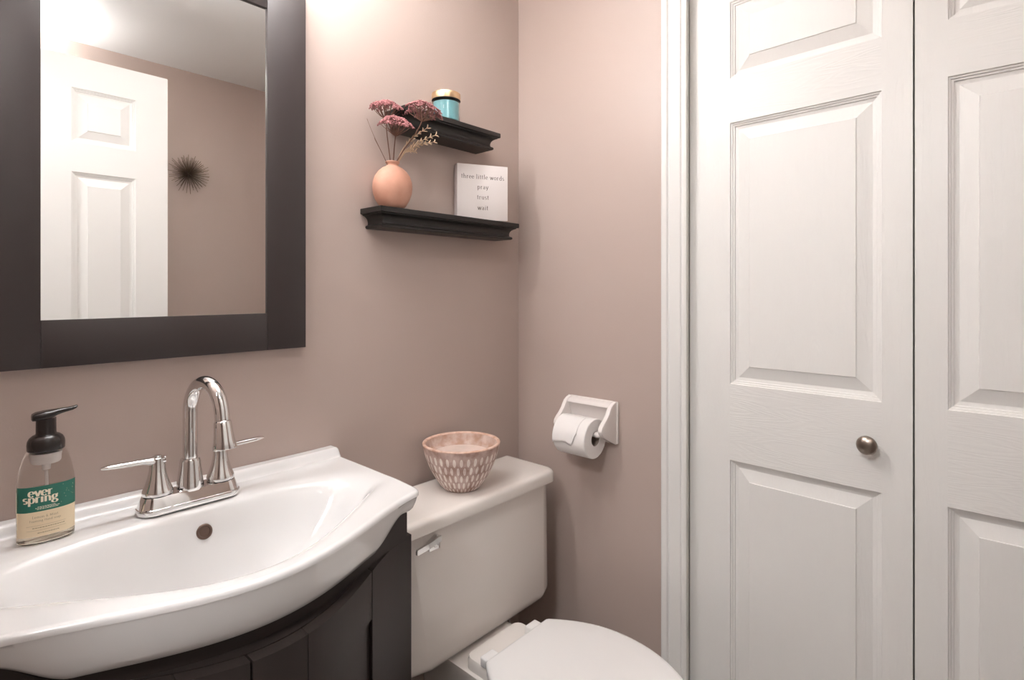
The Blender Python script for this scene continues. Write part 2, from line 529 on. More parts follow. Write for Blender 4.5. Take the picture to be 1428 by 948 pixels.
# ------------------------------------------------------------ mirror
mx0, mx1, mz0, mz1 = -1.2785, -0.742, 1.0915, 1.900
fx0, fx1, fz0, fz1 = -1.1955, -0.8275, 1.1700, 1.8190
mr = thing('wall_mirror', 'rectangular wall mirror in a wide dark espresso wood frame above the sink', 'mirror', ((mx0 + mx1) / 2, 0, mz0))
ox, oz = (mx0 + mx1) / 2, mz0
YF = -0.0225
for nm, lo, hi in [('frame_stile', (mx0, YF, mz0), (fx0, -0.001, mz1)), ('frame_stile', (fx1, YF, mz0), (mx1, -0.001, mz1)),
                   ('frame_rail', (fx0 + 0.0004, YF + 0.0005, mz0), (fx1 - 0.0004, -0.001, fz0)),
                   ('frame_rail', (fx0 + 0.0004, YF + 0.0005, fz1), (fx1 - 0.0004, -0.001, mz1))]:
    bm = bmesh.new()
    bx(bm, (lo[0] - ox, lo[1], lo[2] - oz), (hi[0] - ox, hi[1], hi[2] - oz), 0.0008, 2)
    build(nm, bm, M['frame'], mr)
bm = bmesh.new(); bx(bm, (fx0 - ox - 0.0003, -0.0165, fz0 - oz - 0.0003), (fx1 - ox + 0.0003, -0.012, fz1 - oz + 0.0003))
build('mirror_glass', bm, M['mirror'], mr)


# ------------------------------------------------------------ pedestal-less vanity: porcelain basin top on a bowed cabinet
XC, HW = -0.995, 0.3255
DECK = 0.832


def front(x, hw=HW, xc=XC):
    u = min(1.0, abs((x - xc) / hw))
    return -(0.333 + 0.102 * (0.5 + 0.5 * math.cos(PI * u)) ** 0.8)


def basin_r(x, y):
    nx = abs(x - (XC - 0.002)) / 0.262
    yb, yc = -0.130, -0.232
    yf = front(x) + 0.047
    if y > yc:
        ny = (y - yc) / (yb - yc); p = 2.9
    else:
        ny = (yc - y) / (yc - yf); p = 2.15
    return (nx ** p + abs(ny) ** p) ** (1 / p)


def deck_z(x, y):
    r_ = basin_r(x, y)
    # the bowl wall, with a rounded lip around its mouth
    t = (1 - r_)
    k = 0.062
    soft = k * math.log1p(math.exp(max(-30, min(30, t / k))))
    d = 0.150 * (1 - math.exp(-soft / 0.24)) / (1 - math.exp(-1 / 0.24))
    z = DECK - d
    z += 0.0185 * sstep(-0.040, -0.022, y)                       # raised ledge at the wall
    edge = max(0.0, 1 - min(abs(x - XC - HW), abs(x - XC + HW)) / 0.10)
    z += 0.0015 * edge * edge
    z -= 0.004 * sstep(0.10, 0.0, y - front(x)) * sstep(1.0, 1.12, r_)
    return z


def outline_xy(i, j, NU, NV):
    u = -math.cos(PI * i / NU)
    u = 0.55 * u + 0.45 * (2 * i / NU - 1)
    v = j / NV
    v = 0.5 * v + 0.5 * (1 - math.cos(PI * v)) / 2
    x = XC + u * HW
    yf = front(x)
    cr = 0.014                                                     # small rounded front corners
    e = HW - abs(x - XC)
    if e < cr: yf += cr - math.sqrt(max(0, cr * cr - (cr - e) ** 2))
    return x, -0.001 * (1 - v) + yf * v


NU, NV = 150, 96
vt = thing('bathroom_sink', 'white porcelain bow-front basin top holding the chrome faucet and soap bottle', 'sink', (XC, 0, 0.75))
bm = bmesh.new()
g = [[None] * (NV + 1) for _ in range(NU + 1)]
for i in range(NU + 1):
    for j in range(NV + 1):
        x, y = outline_xy(i, j, NU, NV)
        g[i][j] = bm.verts.new((x, y, deck_z(x, y)))
for i in range(NU):
    for j in range(NV):
        bm.faces.new((g[i][j], g[i][j + 1], g[i + 1][j + 1], g[i + 1][j]))
# border loop: left side down, front, right side up (open at the wall)
border = [g[0][j] for j in range(NV + 1)] + [g[i][NV] for i in range(1, NU + 1)] + [g[NU][j] for j in range(NV - 1, -1, -1)]
bco = [v.co.copy() for v in border]
nb = len(bco)
nrm = []
for k in range(nb):
    a = bco[max(0, k - 2)]; b = bco[min(nb - 1, k + 2)]
    t = Vector((b.x - a.x, b.y - a.y, 0)).normalized()
    nrm.append(Vector((t.y, -t.x, 0)) * 1.0)
# make sure normals face outwards
for k in range(nb):
    c_ = Vector((bco[k].x - XC, bco[k].y + 0.2, 0))
    if nrm[k].dot(c_) < 0: nrm[k] = -nrm[k]
prev = border
steps = [(0.0030, 0.0008), (0.0056, 0.0030), (0.0070, 0.0062), (0.0072, 0.0100), (0.0066, 0.16), (0.0045, 0.35), (0.0010, 0.6), (-0.004, 0.82), (-0.010, 0.95), (-0.018, 1.0), (-0.045, 1.0)]
for (o_, d_) in steps:
    cur = []
    for k in range(nb):
        c0 = bco[k]
        u = abs(c0.x - XC) / HW
        full = 0.082 - 0.037 * sstep(0.66, 0.90, u)                # the apron gets shallower at the corners
        dz = d_ if d_ < 0.011 else full * d_
        base = DECK if d_ >= 0.011 else c0.z
        p = Vector((c0.x, c0.y, 0)) + nrm[k] * o_
        if k < 3 or k > nb - 4: p.y = min(p.y, -0.001)
        zz = (c0.z - dz) if d_ < 0.011 else min(c0.z - 0.0101, DECK - dz)
        cur.append(bm.verts.new((p.x, min(p.y, -0.001), zz)))
    for k in range(nb - 1):
        bm.faces.new((prev[k], prev[k + 1], cur[k + 1], cur[k]))
    prev = cur
bmesh.ops.recalc_face_normals(bm, faces=bm.faces)
for v in bm.verts: v.co -= Vector((XC, 0, 0.75))
sk = build('basin', bm, M['porcelain'], vt, 60, recalc=False)


def deck_n(x, y):
    e = 0.001
    return Vector((-(deck_z(x + e, y) - deck_z(x - e, y)) / (2 * e), -(deck_z(x, y + e) - deck_z(x, y - e)) / (2 * e), 1)).normalized()


# overflow ring on the back wall of the bowl
oy = -0.125
for _ in range(60):
    if deck_z(-0.988, oy) > 0.792: oy -= 0.0006
op = Vector((-0.988, oy, deck_z(-0.988, oy)))
on_ = deck_n(op.x, op.y)
q = on_.to_track_quat('Z', 'Y').to_matrix().to_4x4()
bm = bmesh.new()
lathe(bm, [(0, 0.0003), (0.0085, 0.0003), (0.0095, 0.0022), (0.0115, 0.0026), (0.0130, 0.0014), (0.0132, -0.002), (0, -0.002)], n=40, mtx=Matrix.Translation(op - Vector((XC, 0, 0.75))) @ q)
tag(build('overflow_cover', bm, M['bronze'], vt, 40), 'small brown metal overflow cover')
dp = Vector((XC, -0.255, deck_z(XC, -0.255)))
bm = bmesh.new()
lathe(bm, [(0, 0.004), (0.012, 0.004), (0.016, 0.001), (0.022, 0.0015), (0.022, -0.004), (0, -0.004)], n=40, c=dp - Vector((XC, 0, 0.75)))
build('drain_stopper', bm, M['chrome'], vt, 40)

# cabinet
VX = -0.995
HB = 0.335
cb = thing('vanity_cabinet', 'dark espresso bow-front vanity cabinet under the porcelain basin', 'cabinet', (VX, 0, 0))


def bfront(x, hw, xc):
    u = min(1.0, abs((x - xc) / hw))
    return -(0.300 + 0.153 * (0.5 + 0.5 * math.cos(PI * u)) ** 0.8)


def bowed(x0, x1, z0, z1, out0, out1, N=40, back=None, bev=0.0, hw=HB, add0=0.0):
    """board following the bowed front; out0/out1 = inner / outer offset from the front curve (towards the room)"""
    b2 = bmesh.new()
    rings = []
    for k in range(N + 1):
        x = x0 + (x1 - x0) * k / N
        yf = bfront(x, hw, VX) - out1
        yb = (bfront(x, hw, VX) - out0) if back is None else back
        c = bev
        if c and k in (0, N):
            rings.append([(x, yf + c, z0 + c), (x, yb, z0 + c), (x, yb, z1 - c), (x, yf + c, z1 - c)])
            x2 = x + (c if k == 0 else -c)
            yf2 = bfront(x2, hw, VX) - out1
            rr = [(x2, yf2, z0 + c), (x2, yb, z0), (x2, yb, z1), (x2, yf2, z1 - c)]
            if k == 0: rings.append(rr)
            else: rings.insert(-1, rr)
        elif 0 < k < N or not c:
            rings.append([(x, yf, z0 + c), (x, yb, z0), (x, yb, z1), (x, yf, z1 - c)])
    loft(b2, rings)
    bmesh.ops.recalc_face_normals(b2, faces=b2.faces)
    for v in b2.verts: v.co.x -= VX
    return b2


CZ = 0.7300
x_l, x_r = VX - HB, VX + HB
bm = bmesh.new()
add(bm, bowed(x_l, x_r, 0.09, CZ, -0.070, -0.020))                   # bowed front board
bx(bm, (x_l - VX, -0.285, 0.09), (x_l + 0.016 - VX, -0.002, CZ))
bx(bm, (x_r - 0.016 - VX, -0.285, 0.09), (x_r - VX, -0.002, CZ))
add(bm, bowed(x_l + 0.016, x_r - 0.016, 0.09, 0.108, 0, -0.034, back=-0.002))
bx(bm, (x_l + 0.016 - VX, -0.012, 0.108), (x_r - 0.016 - VX, -0.002, CZ))
for s in (-1, 1):                                                   # collar between cabinet and basin, up under the shallow corners
    xs = [XC + s * 0.3150 * k / 40 for k in range(41)]
    b2 = bmesh.new(); rings = []
    for x in xs:
        u = abs(x - XC) / HW
        top = DECK - (0.082 - 0.037 * sstep(0.66, 0.90, u)) - 0.001
        yf = front(x, HW, XC) + 0.022
        rings.append([(x, yf, CZ - 0.002), (x, yf + 0.016, CZ - 0.002), (x, yf + 0.016, top), (x, yf, top)])
    loft(b2, rings); bmesh.ops.recalc_face_normals(b2, faces=b2.faces)
    for v in b2.verts: v.co.x -= VX
    add(bm, b2)
bx(bm, (x_l + 0.03 - VX, -0.30, 0), (x_r - 0.03 - VX, -0.03, 0.09))
build('cabinet_body', bm, M['espresso'], cb, 30)
GAP = -1.0335
for side in (1, -1):
    a, b = (GAP + 0.0015, x_r) if side == 1 else (x_l, GAP - 0.0015)
    st_in = (a, a + 0.0765) if side == 1 else (b - 0.0765, b)
    st_out = (b - 0.134, b) if side == 1 else (a, a + 0.134)
    rl = (st_in[1] + 0.0006, st_out[0] - 0.0016) if side == 1 else (st_out[1] + 0.0016, st_in[0] - 0.0006)
    d = build('cabinet_door', bowed(rl[0] - 0.003, rl[1] + 0.003, 0.14, 0.66, -0.019, -0.009, 24), M['espresso'], cb, 30)
    for nm, (p, q_), z0, z1 in [('door_stile', st_in, 0.10, CZ - 0.001), ('door_stile', st_out, 0.10, CZ - 0.001),
                                ('door_rail', rl, 0.645, CZ - 0.001), ('door_rail', rl, 0.10, 0.165)]:
        build(nm, bowed(p, q_, z0, z1, -0.0195, 0.0, 16, bev=0.0008), M['espresso'], d, 30)

# ------------------------------------------------------------ faucet
FB = 0.8334
FX, FY = -0.9955, -0.086
fa = thing('chrome_faucet', 'polished chrome high-arc faucet with two lever handles on the basin deck', 'faucet', (FX, FY, FB))
bm = bmesh.new()
rings = []
for (hx, hy, z) in [(0.0830, 0.0265, 0.0), (0.0840, 0.0275, 0.002), (0.0840, 0.0275, 0.0078), (0.0834, 0.0269, 0.0095), (0.0818, 0.0253, 0.0105), (0.0765, 0.0210, 0.0255), (0.0750, 0.0195, 0.0285), (0.072, 0.0165, 0.0295)]:
    rings.append([(x, y, z) for x, y in rrect(-hx, hx, -hy, hy, hy * 0.92, 12)])
loft(bm, rings)
build('base_plate', bm, M['chrome'], fa, 28)
bm = bmesh.new(); loft(bm, [[(x, y, z) for x, y in rrect(-0.0815, 0.0815, -0.025, 0.025, 0.023, 10)] for z in (-0.0012, 0.0)])
build('gasket', bm, M['rubber'], fa)
bm = bmesh.new()
lathe(bm, [(0, 0.026), (0.0225, 0.026), (0.0220, 0.032), (0.0205, 0.044), (0.0180, 0.064), (0.0168, 0.076), (0.0160, 0.0795), (0.0150, 0.081), (0, 0.081)], n=48)
build('spout_base', bm, M['chrome'], fa, 40)
SW = R(12)                                                        # spout swivelled a little towards the toilet
dx, dy = math.sin(SW), -math.cos(SW)
RR = 0.049
H0 = 0.165
pts = [(0, 0, 0.070), (0, 0, 0.10), (0, 0, 0.135)]
for k in range(0, 25):
    a = PI - k * (PI * 0.965) / 24
    pts.append(((RR + RR * math.cos(a)) * dx, (RR + RR * math.cos(a)) * dy, H0 + RR * 1.16 * math.sin(a)))
dr_ = (Vector(pts[-1]) - Vector(pts[-2])).normalized()
pts += [tuple(Vector(pts[-1]) + dr_ * t) for t in (0.006, 0.012)]
e = Vector(pts[-1]); dr = (e - Vector(pts[-2])).normalized()
bm = bmesh.new()
tube(bm, pts, 0.0119, 32)
build('spout', bm, M['chrome'], fa, 50)
nozz = [e + dr * t for t in (-0.001, 0.0, 0.001, 0.010, 0.022, 0.034, 0.046, 0.0475)]
bm = bmesh.new(); tube(bm, nozz, [0.0119, 0.0128, 0.0136, 0.0142, 0.0152, 0.0168, 0.0192, 0.0184], 36)
build('spray_nozzle', bm, M['chrome'], fa, 40)
for s in (-1, 1):
    bm = bmesh.new()
    lathe(bm, [(0, 0.0305), (0.0232, 0.0305), (0.0238, 0.034), (0.0228, 0.0380), (0.0195, 0.046), (0.0155, 0.059), (0.0128, 0.072), (0.0116, 0.087),
               (0.0112, 0.093), (0.0095, 0.0945), (0.0, 0.0950)], c=(s * 0.0515, 0, 0), n=44)
    lathe(bm, [(0, 0.094), (0.0065, 0.094), (0.0065, 0.0965), (0.004, 0.098), (0, 0.0983)], c=(s * 0.0515, 0, 0), n=24)
    h = build('handle', bm, M['chrome'], fa, 40)
    bm = bmesh.new(); rings = []
    for (d, hw_, th_, zz) in [(-0.011, 0.0095, 0.0055, 0.0725), (0.0, 0.0112, 0.0060, 0.0722), (0.012, 0.0090, 0.0052, 0.0728), (0.022, 0.0066, 0.0036, 0.0738), (0.045, 0.0062, 0.0036, 0.0734),
                         (0.061, 0.0072, 0.0034, 0.0736), (0.071, 0.0070, 0.0030, 0.0736), (0.077, 0.0050, 0.0022, 0.0734), (0.081, 0.0022, 0.0014, 0.0730)]:
        rings.append([(s * (0.0515 + d), hw_ * math.cos(2 * PI * k / 20), zz + 0.0155 + 0.045 * max(0, d) + 1.3 * th_ * math.sin(2 * PI * k / 20)) for k in range(20)])
    loft(bm, rings)
    build('lever', bm, M['chrome'], h, 50)
    bm = bmesh.new(); lathe(bm, [(0, 0.0285), (0.0215, 0.0285), (0.0215, 0.0308), (0, 0.0308)], c=(s * 0.0515, 0, 0), n=36)
    build('washer', bm, M['rubber'], h, 40)


# ------------------------------------------------------------ lettering
def arc(cx, cy, rx, ry, a0, a1, n=12):
    return [(cx + rx * math.cos(R(a0 + (a1 - a0) * k / n)), cy + ry * math.sin(R(a0 + (a1 - a0) * k / n))) for k in range(n + 1)]


def sf(x, y, w_=0.16):
    return [(x - w_, y), (x + w_, y)]


GL = {   # advance width, strokes (x height = 1)
    't': (0.62, [[(0.28, 1.38), (0.28, 0.22)] + arc(0.44, 0.22, 0.16, 0.20, 180, 300, 6), sf(0.30, 0.98, 0.27)]),
    'h': (1.10, [[(0.24, 0), (0.24, 1.62)], arc(0.53, 0.62, 0.29, 0.36, 170, 20, 8) + [(0.84, 0.5), (0.84, 0)], sf(0.24, 0.02), sf(0.84, 0.02), sf(0.15, 1.6, 0.10)]),
    'r': (0.76, [[(0.24, 0), (0.24, 1.0)], arc(0.52, 0.62, 0.26, 0.34, 165, 55, 6), sf(0.24, 0.02), sf(0.15, 0.97, 0.10)]),
    'e': (0.90, [arc(0.45, 0.50, 0.35, 0.49, 0, 318, 22), [(0.12, 0.53), (0.80, 0.53)]]),
    'l': (0.54, [[(0.26, 0), (0.26, 1.62)], sf(0.26, 0.02), sf(0.17, 1.6, 0.10)]),
    'i': (0.54, [[(0.26, 0), (0.26, 1.0)], sf(0.26, 0.02), sf(0.17, 0.97, 0.10), [(0.26, 1.28), (0.26, 1.44)]]),
    'w': (1.42, [[(0.10, 1.0), (0.42, 0.0)], [(0.42, 0.0), (0.70, 0.98)], [(0.70, 0.98), (1.0, 0.0)], [(1.0, 0.0), (1.30, 1.0)], sf(0.12, 0.98, 0.14), sf(0.70, 0.98, 0.10), sf(1.28, 0.98, 0.13)]),
    'v': (0.98, [[(0.12, 1.0), (0.48, 0.0)], [(0.48, 0.0), (0.84, 1.0)], sf(0.14, 0.98, 0.14), sf(0.84, 0.98, 0.13)]),
    'o': (0.98, [arc(0.49, 0.5, 0.38, 0.49, 0, 360, 24)]),
    'd': (1.06, [arc(0.47, 0.49, 0.35, 0.48, 0, 360, 22), [(0.82, 0), (0.82, 1.62)], sf(0.73, 1.6, 0.10), sf(0.90, 0.02, 0.10)]),
    's': (0.74, [arc(0.37, 0.74, 0.23, 0.24, 35, 250, 10) + arc(0.37, 0.26, 0.25, 0.25, 70, -145, 10)]),
    'p': (1.06, [[(0.24, -0.5), (0.24, 1.0)], arc(0.58, 0.49, 0.34, 0.48, 0, 360, 22), sf(0.24, -0.48), sf(0.15, 0.97, 0.10)]),
    'a': (0.92, [arc(0.42, 0.72, 0.24, 0.26, 150, 10, 8) + [(0.68, 0.6), (0.68, 0.10), (0.84, 0.03)], arc(0.42, 0.28, 0.27, 0.26, 40, 330, 16)]),
    'y': (0.98, [[(0.12, 1.0), (0.50, 0.02)], [(0.86, 1.0), (0.42, -0.30), (0.20, -0.48)], sf(0.14, 0.98, 0.14), sf(0.86, 0.98, 0.13)]),
    'u': (1.10, [[(0.24, 1.0), (0.24, 0.36)] + arc(0.52, 0.34, 0.28, 0.32, 180, 330, 8), [(0.84, 1.0), (0.84, 0)], sf(0.15, 0.97, 0.10), sf(0.75, 0.97, 0.10), sf(0.92, 0.02, 0.09)]),
    'n': (1.10, [[(0.24, 0), (0.24, 1.0)], arc(0.53, 0.62, 0.29, 0.36, 170, 20, 8) + [(0.84, 0.5), (0.84, 0)], sf(0.24, 0.02), sf(0.84, 0.02), sf(0.15, 0.97, 0.10)]),
    'g': (0.98, [arc(0.44, 0.66, 0.29, 0.33, 0, 360, 20), [(0.68, 0.88), (0.92, 1.02)], [(0.24, 0.38), (0.20, 0.22), (0.40, 0.12), (0.70, 0.08)], arc(0.46, -0.20, 0.36, 0.27, 50, 410, 20)]),
    ' ': (0.50, []),
    'L': (1.0, [[(0.24, 0), (0.24, 1.5)], [(0.24, 0.03), (0.85, 0.03)], sf(0.24, 1.48)]),
    'm': (1.55, [[(0.24, 0), (0.24, 1.0)], arc(0.50, 0.62, 0.26, 0.36, 170, 20, 6) + [(0.76, 0.5), (0.76, 0)], arc(1.02, 0.62, 0.26, 0.36, 170, 20, 6) + [(1.30, 0.5), (1.30, 0)]]),
    'M': (1.6, [[(0.24, 0), (0.24, 1.5)], [(0.24, 1.5), (0.75, 0.2)], [(0.75, 0.2), (1.26, 1.5)], [(1.26, 1.5), (1.26, 0)]]),
    '&': (1.2, [arc(0.5, 1.15, 0.25, 0.3, -60, 240, 12) + [(1.0, 0.0)], arc(0.48, 0.4, 0.36, 0.4, 110, 400, 14)]),
    'f': (0.62, [[(0.26, 0), (0.26, 1.3)] + arc(0.44, 1.3, 0.18, 0.25, 180, 60, 6), sf(0.30, 0.98, 0.22)]),
    'F': (0.95, [[(0.24, 0), (0.24, 1.5)], [(0.24, 1.47), (0.85, 1.47)], [(0.24, 0.8), (0.70, 0.8)]]),
    'H': (1.2, [[(0.24, 0), (0.24, 1.5)], [(0.96, 0), (0.96, 1.5)], [(0.24, 0.8), (0.96, 0.8)]]),
}


def text_len(s, track=0.0):
    return sum(GL[c][0] + track for c in s) - track


def write(bm, s, size, place, thick=0.17, thin=0.07, track=0.0, maxseg=0.25):
    """centred line of writing; place(u, v) -> 3-D point on the surface (v up from the base line)"""
    x = -text_len(s, track) / 2
    for c in s:
        adv, strokes = GL[c]
        for st in strokes:
            pts = [Vector((px, py)) for px, py in st]
            fine = [pts[0]]
            for a, b in zip(pts, pts[1:]):
                n = max(1, int((b - a).length / maxseg))
                fine += [a.lerp(b, k / n) for k in range(1, n + 1)]
            closed = (fine[0] - fine[-1]).length < 1e-3
            L_, R_ = [], []
            for i, p in enumerate(fine):
                a = fine[i - 1] if i > 0 else (fine[-2] if closed else fine[0])
                b = fine[i + 1] if i < len(fine) - 1 else (fine[1] if closed else fine[-1])
                t = (b - a).normalized()
                wd = (thin + (thick - thin) * abs(t.y) ** 1.5) / 2
                nn = Vector((-t.y, t.x)) * wd
                L_.append(p + nn); R_.append(p - nn)
            lv = [bm.verts.new(place((x + q_.x) * size, q_.y * size)) for q_ in L_]
            rv = [bm.verts.new(place((x + q_.x) * size, q_.y * size)) for q_ in R_]
            for i in range(len(lv) - 1):
                bm.faces.new((lv[i], rv[i], rv[i + 1], lv[i + 1]))
        x += adv + track


def ribbons(name, bm, m, parent, nrm_hint=None):
    me = bpy.data.meshes.new(name)
    bm.to_mesh(me); bm.free()
    return link(name, me, m, parent)


# ------------------------------------------------------------ soap bottle
SB = thing('soap_bottle', 'clear foaming soap bottle with green and cream label and black pump', 'soap bottle', (-1.1955, -0.0765, 0.8325), R(-2))
A0, B0 = 0.0350, 0.0225       # half width and half depth


def sup(a, b, z, n=64, p=2.35):
    out = []
    for k in range(n):
        t = 2 * PI * k / n
        c, s = math.cos(t), math.sin(t)
        out.append((a * abs(c) ** (2 / p) * (1 if c >= 0 else -1), b * abs(s) ** (2 / p) * (1 if s >= 0 else -1), z))
    return out


BPROF = [(0.92, 0.90, 0.0), (0.98, 0.97, 0.0012), (1.0, 1.0, 0.004), (1.0, 1.0, 0.012), (1.005, 1.0, 0.05), (1.0, 1.0, 0.088), (0.975, 0.99, 0.098), (0.92, 0.98, 0.108),
         (0.86, 0.97, 0.119), (0.78, 0.95, 0.129), (0.695, 0.96, 0.1345), (0.665, 1.0, 0.136), (0.67, 1.03, 0.1375), (0.64, 1.0, 0.139)]


def bscale(z):
    for (a, b, z0), (a2, b2, z1) in zip(BPROF, BPROF[1:]):
        if z0 <= z <= z1:
            t = (z - z0) / (z1 - z0)
            return a + (a2 - a) * t, b + (b2 - b) * t
    return 1, 1


bm = bmesh.new()
loft(bm, [sup(A0 * a, B0 * b, z) for a, b, z in BPROF])
o = build('bottle_body', bm, M['plastic_clear'], SB, 40)
bm = bmesh.new()
loft(bm, [sup((A0 - 0.0018) * a, (B0 - 0.0018) * b, z) for a, b, z in [(0.9, 0.9, 0.0016), (1, 1, 0.004), (1, 1, 0.05), (1, 1, 0.079), (1, 1, 0.080)]])
build('liquid_soap', bm, M['soap'], SB, 40)


def bpt(s, z, off=0.0006):
    """s = angle-like coordinate across the front face, -1..1; front is -y"""
    t = -PI / 2 + s * PI / 2
    a, b = bscale(z)
    p = 2.35
    c, s_ = math.cos(t), math.sin(t)
    return Vector(((A0 + off) * a * abs(c) ** (2 / p) * (1 if c >= 0 else -1), (B0 + off) * b * abs(s_) ** (2 / p) * (1 if s_ >= 0 else -1), z))


# table from arc length to s
tab = [(-1, 0.0)]
acc = 0; pv = bpt(-1, 0.05)
for k in range(1, 401):
    s = -1 + k / 200
    p = bpt(s, 0.05); acc += (p - pv).length; pv = p
    tab.append((s, acc))


def s_of(u):
    """u = metres along the face from its middle"""
    t = u + acc / 2
    for (s0, l0), (s1, l1) in zip(tab, tab[1:]):
        if l0 <= t <= l1: return s0 + (s1 - s0) * (t - l0) / (l1 - l0 + 1e-12)
    return 1.0 if t > 0 else -1.0


def band(z0, z1, off, u0=-0.0400, u1=0.0400, n=48):
    b2 = bmesh.new(); rings = []
    for k in range(n + 1):
        s = s_of(u0 + (u1 - u0) * k / n)
        rings.append([bpt(s, z0, off), bpt(s, z1, off), bpt(s, z1, off - 0.0003), bpt(s, z0, off - 0.0003)])
    loft(b2, rings)
    return b2


build('label', band(0.0125, 0.0885, 0.0006), M['cream'], SB, 40)
lb = SB.children[-1]
build('label_band', band(0.0505, 0.0886, 0.0009), M['green'], lb, 40)
pl = lambda u0, v0, off: (lambda u, v: bpt(s_of(u0 + u), v0 + v, off))
bm = bmesh.new()
write(bm, 'ever', 0.0082, pl(-0.0085, 0.0740, 0.0012), 0.36, 0.09, -0.02)
write(bm, 'spring', 0.0082, pl(-0.0085, 0.0645, 0.0012), 0.36, 0.09, -0.02)
rnd = random.Random(3)
for (zz, hw_) in ((0.0572, 0.0110), (0.0554, 0.0145), (0.0536, 0.0120)):
    u = -0.0035 - hw_ * 0.75
    while u < hw_ * 0.8:                                           # fine unreadable print: words as short dashes
        l_ = rnd.uniform(0.0014, 0.0030)
        q4 = [bpt(s_of(u), zz, 0.0012), bpt(s_of(u + l_), zz, 0.0012), bpt(s_of(u + l_), zz + 0.0008, 0.0012), bpt(s_of(u), zz + 0.0008, 0.0012)]
        bm.faces.new([bm.verts.new(p) for p in q4]); u += l_ + 0.0006
for k in range(13):                                                # sprinkled dots
    u, zz = rnd.uniform(0.014, 0.034), rnd.uniform(0.054, 0.086)
    r_ = 0.00035
    bm.faces.new([bm.verts.new(bpt(s_of(u + r_ * math.cos(a * PI / 3)), zz + r_ * math.sin(a * PI / 3), 0.0012)) for a in range(6)])
ribbons('label_lettering', bm, M['print'], lb)
bm = bmesh.new()
write(bm, 'Lemon & Mint', 0.0025, pl(-0.003, 0.0405, 0.0010), 0.15, 0.10, 0.05)
write(bm, 'Foaming Hand Soap'.replace('S', 's'), 0.0022, pl(-0.003, 0.0352, 0.0010), 0.15, 0.10, 0.05)
for zz, a_, b_, th_ in ((0.0292, -0.025, 0.022, 0.0003), (0.0222, -0.025, 0.022, 0.0003)):
    for k in range(16):
        ua, ub = a_ + (b_ - a_) * k / 16, a_ + (b_ - a_) * (k + 1) / 16
        bm.faces.new([bm.verts.new(bpt(s_of(u), z, 0.0010)) for u, z in ((ua, zz), (ub, zz), (ub, zz + th_), (ua, zz + th_))])
for zz, u, end in ((0.0255, -0.018, 0.018), (0.0175, -0.012, 0.012)):
    while u < end:
        l_ = rnd.uniform(0.0012, 0.0028)
        bm.faces.new([bm.verts.new(p) for p in (bpt(s_of(u), zz, 0.001), bpt(s_of(u + l_), zz, 0.001), bpt(s_of(u + l_), zz + 0.0010, 0.001), bpt(s_of(u), zz + 0.0010, 0.001))])
        u += l_ + 0.0006
ribbons('label_print', bm, M['print_dark'], lb)
bm = bmesh.new()
lathe(bm, [(0, 0.1385), (0.0222, 0.1385), (0.0232, 0.1400), (0.0234, 0.1480), (0.0228, 0.1530), (0.0205, 0.1580), (0.0165, 0.1615), (0.0132, 0.1630), (0.0126, 0.1650), (0.0124, 0.187), (0, 0.187)], n=48)
build('pump_collar', bm, M['pump'], SB, 45)
bm = bmesh.new()
rings = []
for (x, hw_, z0, z1) in [(-0.0155, 0.008, 0.1865, 0.1925), (-0.0145, 0.0110, 0.1855, 0.1950), (-0.010, 0.0135, 0.1855, 0.1970), (0.0, 0.0140, 0.1860, 0.1985), (0.009, 0.0125, 0.1880, 0.1990),
                         (0.016, 0.0085, 0.1910, 0.1995), (0.025, 0.0065, 0.1935, 0.2000), (0.034, 0.0058, 0.1955, 0.2008), (0.0385, 0.0054, 0.1975, 0.2016), (0.0405, 0.0045, 0.2000, 0.2020)]:
    rings.append([(x, yy, zz) for yy, zz in rrect(-hw_, hw_, z0, z1, min(hw_, (z1 - z0) / 2) * 0.9, 5)])
loft(bm, rings)
ph_ = build('pump_head', bm, M['pump'], SB, 45); ph_.location.x = -0.002
bm = bmesh.new()
lathe(bm, [(0, 0.108), (0.005, 0.108), (0.0055, 0.118), (0.0155, 0.1185), (0.0170, 0.121), (0.0170, 0.1350), (0, 0.1350)], n=36)
build('foamer_chamber', bm, M['frost'], SB, 45)
bm = bmesh.new(); tube(bm, [(0, 0, 0.106), (0.001, 0, 0.06), (0.002, 0.002, 0.006)], 0.0022, 10)
build('dip_tube', bm, M['frost'], SB, 45)


# ------------------------------------------------------------ ledge shelves
def ledge(L, D, label, loc):
    bm = bmesh.new()
    prof = [(0.0175, 0.0), (0.0150, 0.0018), (0.0142, 0.0050), (0.0158, 0.0080), (0.0205, 0.0098), (0.0215, 0.0130), (0.0212, 0.0180), (0.0195, 0.0235),
            (0.0160, 0.0280), (0.0110, 0.0312), (0.0062, 0.0328), (0.0058, 0.0348), (0.0012, 0.0356), (0.0, 0.0368), (0.0, 0.0478), (0.0010, 0.0490)]
    rings = []
    for (o_, z) in prof:
        rings.append([(-L / 2 + o_, 0, z), (-L / 2 + o_, -D + o_, z), (L / 2 - o_, -D + o_, z), (L / 2 - o_, 0, z)])
    loft(bm, rings)
    o = build('floating_shelf', bm, M['black_wood'], None, 25)
    o.location = loc
    tag(o, label, 'shelf', 'black ledge shelves')
    return o


ledge(0.494, 0.0865, 'longer lower black ledge shelf carrying the clay vase and the word block', (-0.3425, -0.0005, 1.3715))
ledge(0.342, 0.0865, 'shorter upper black ledge shelf carrying the turquoise candle', (-0.3480, -0.0005, 1.6280))
S1, S2 = 1.4207, 1.6772

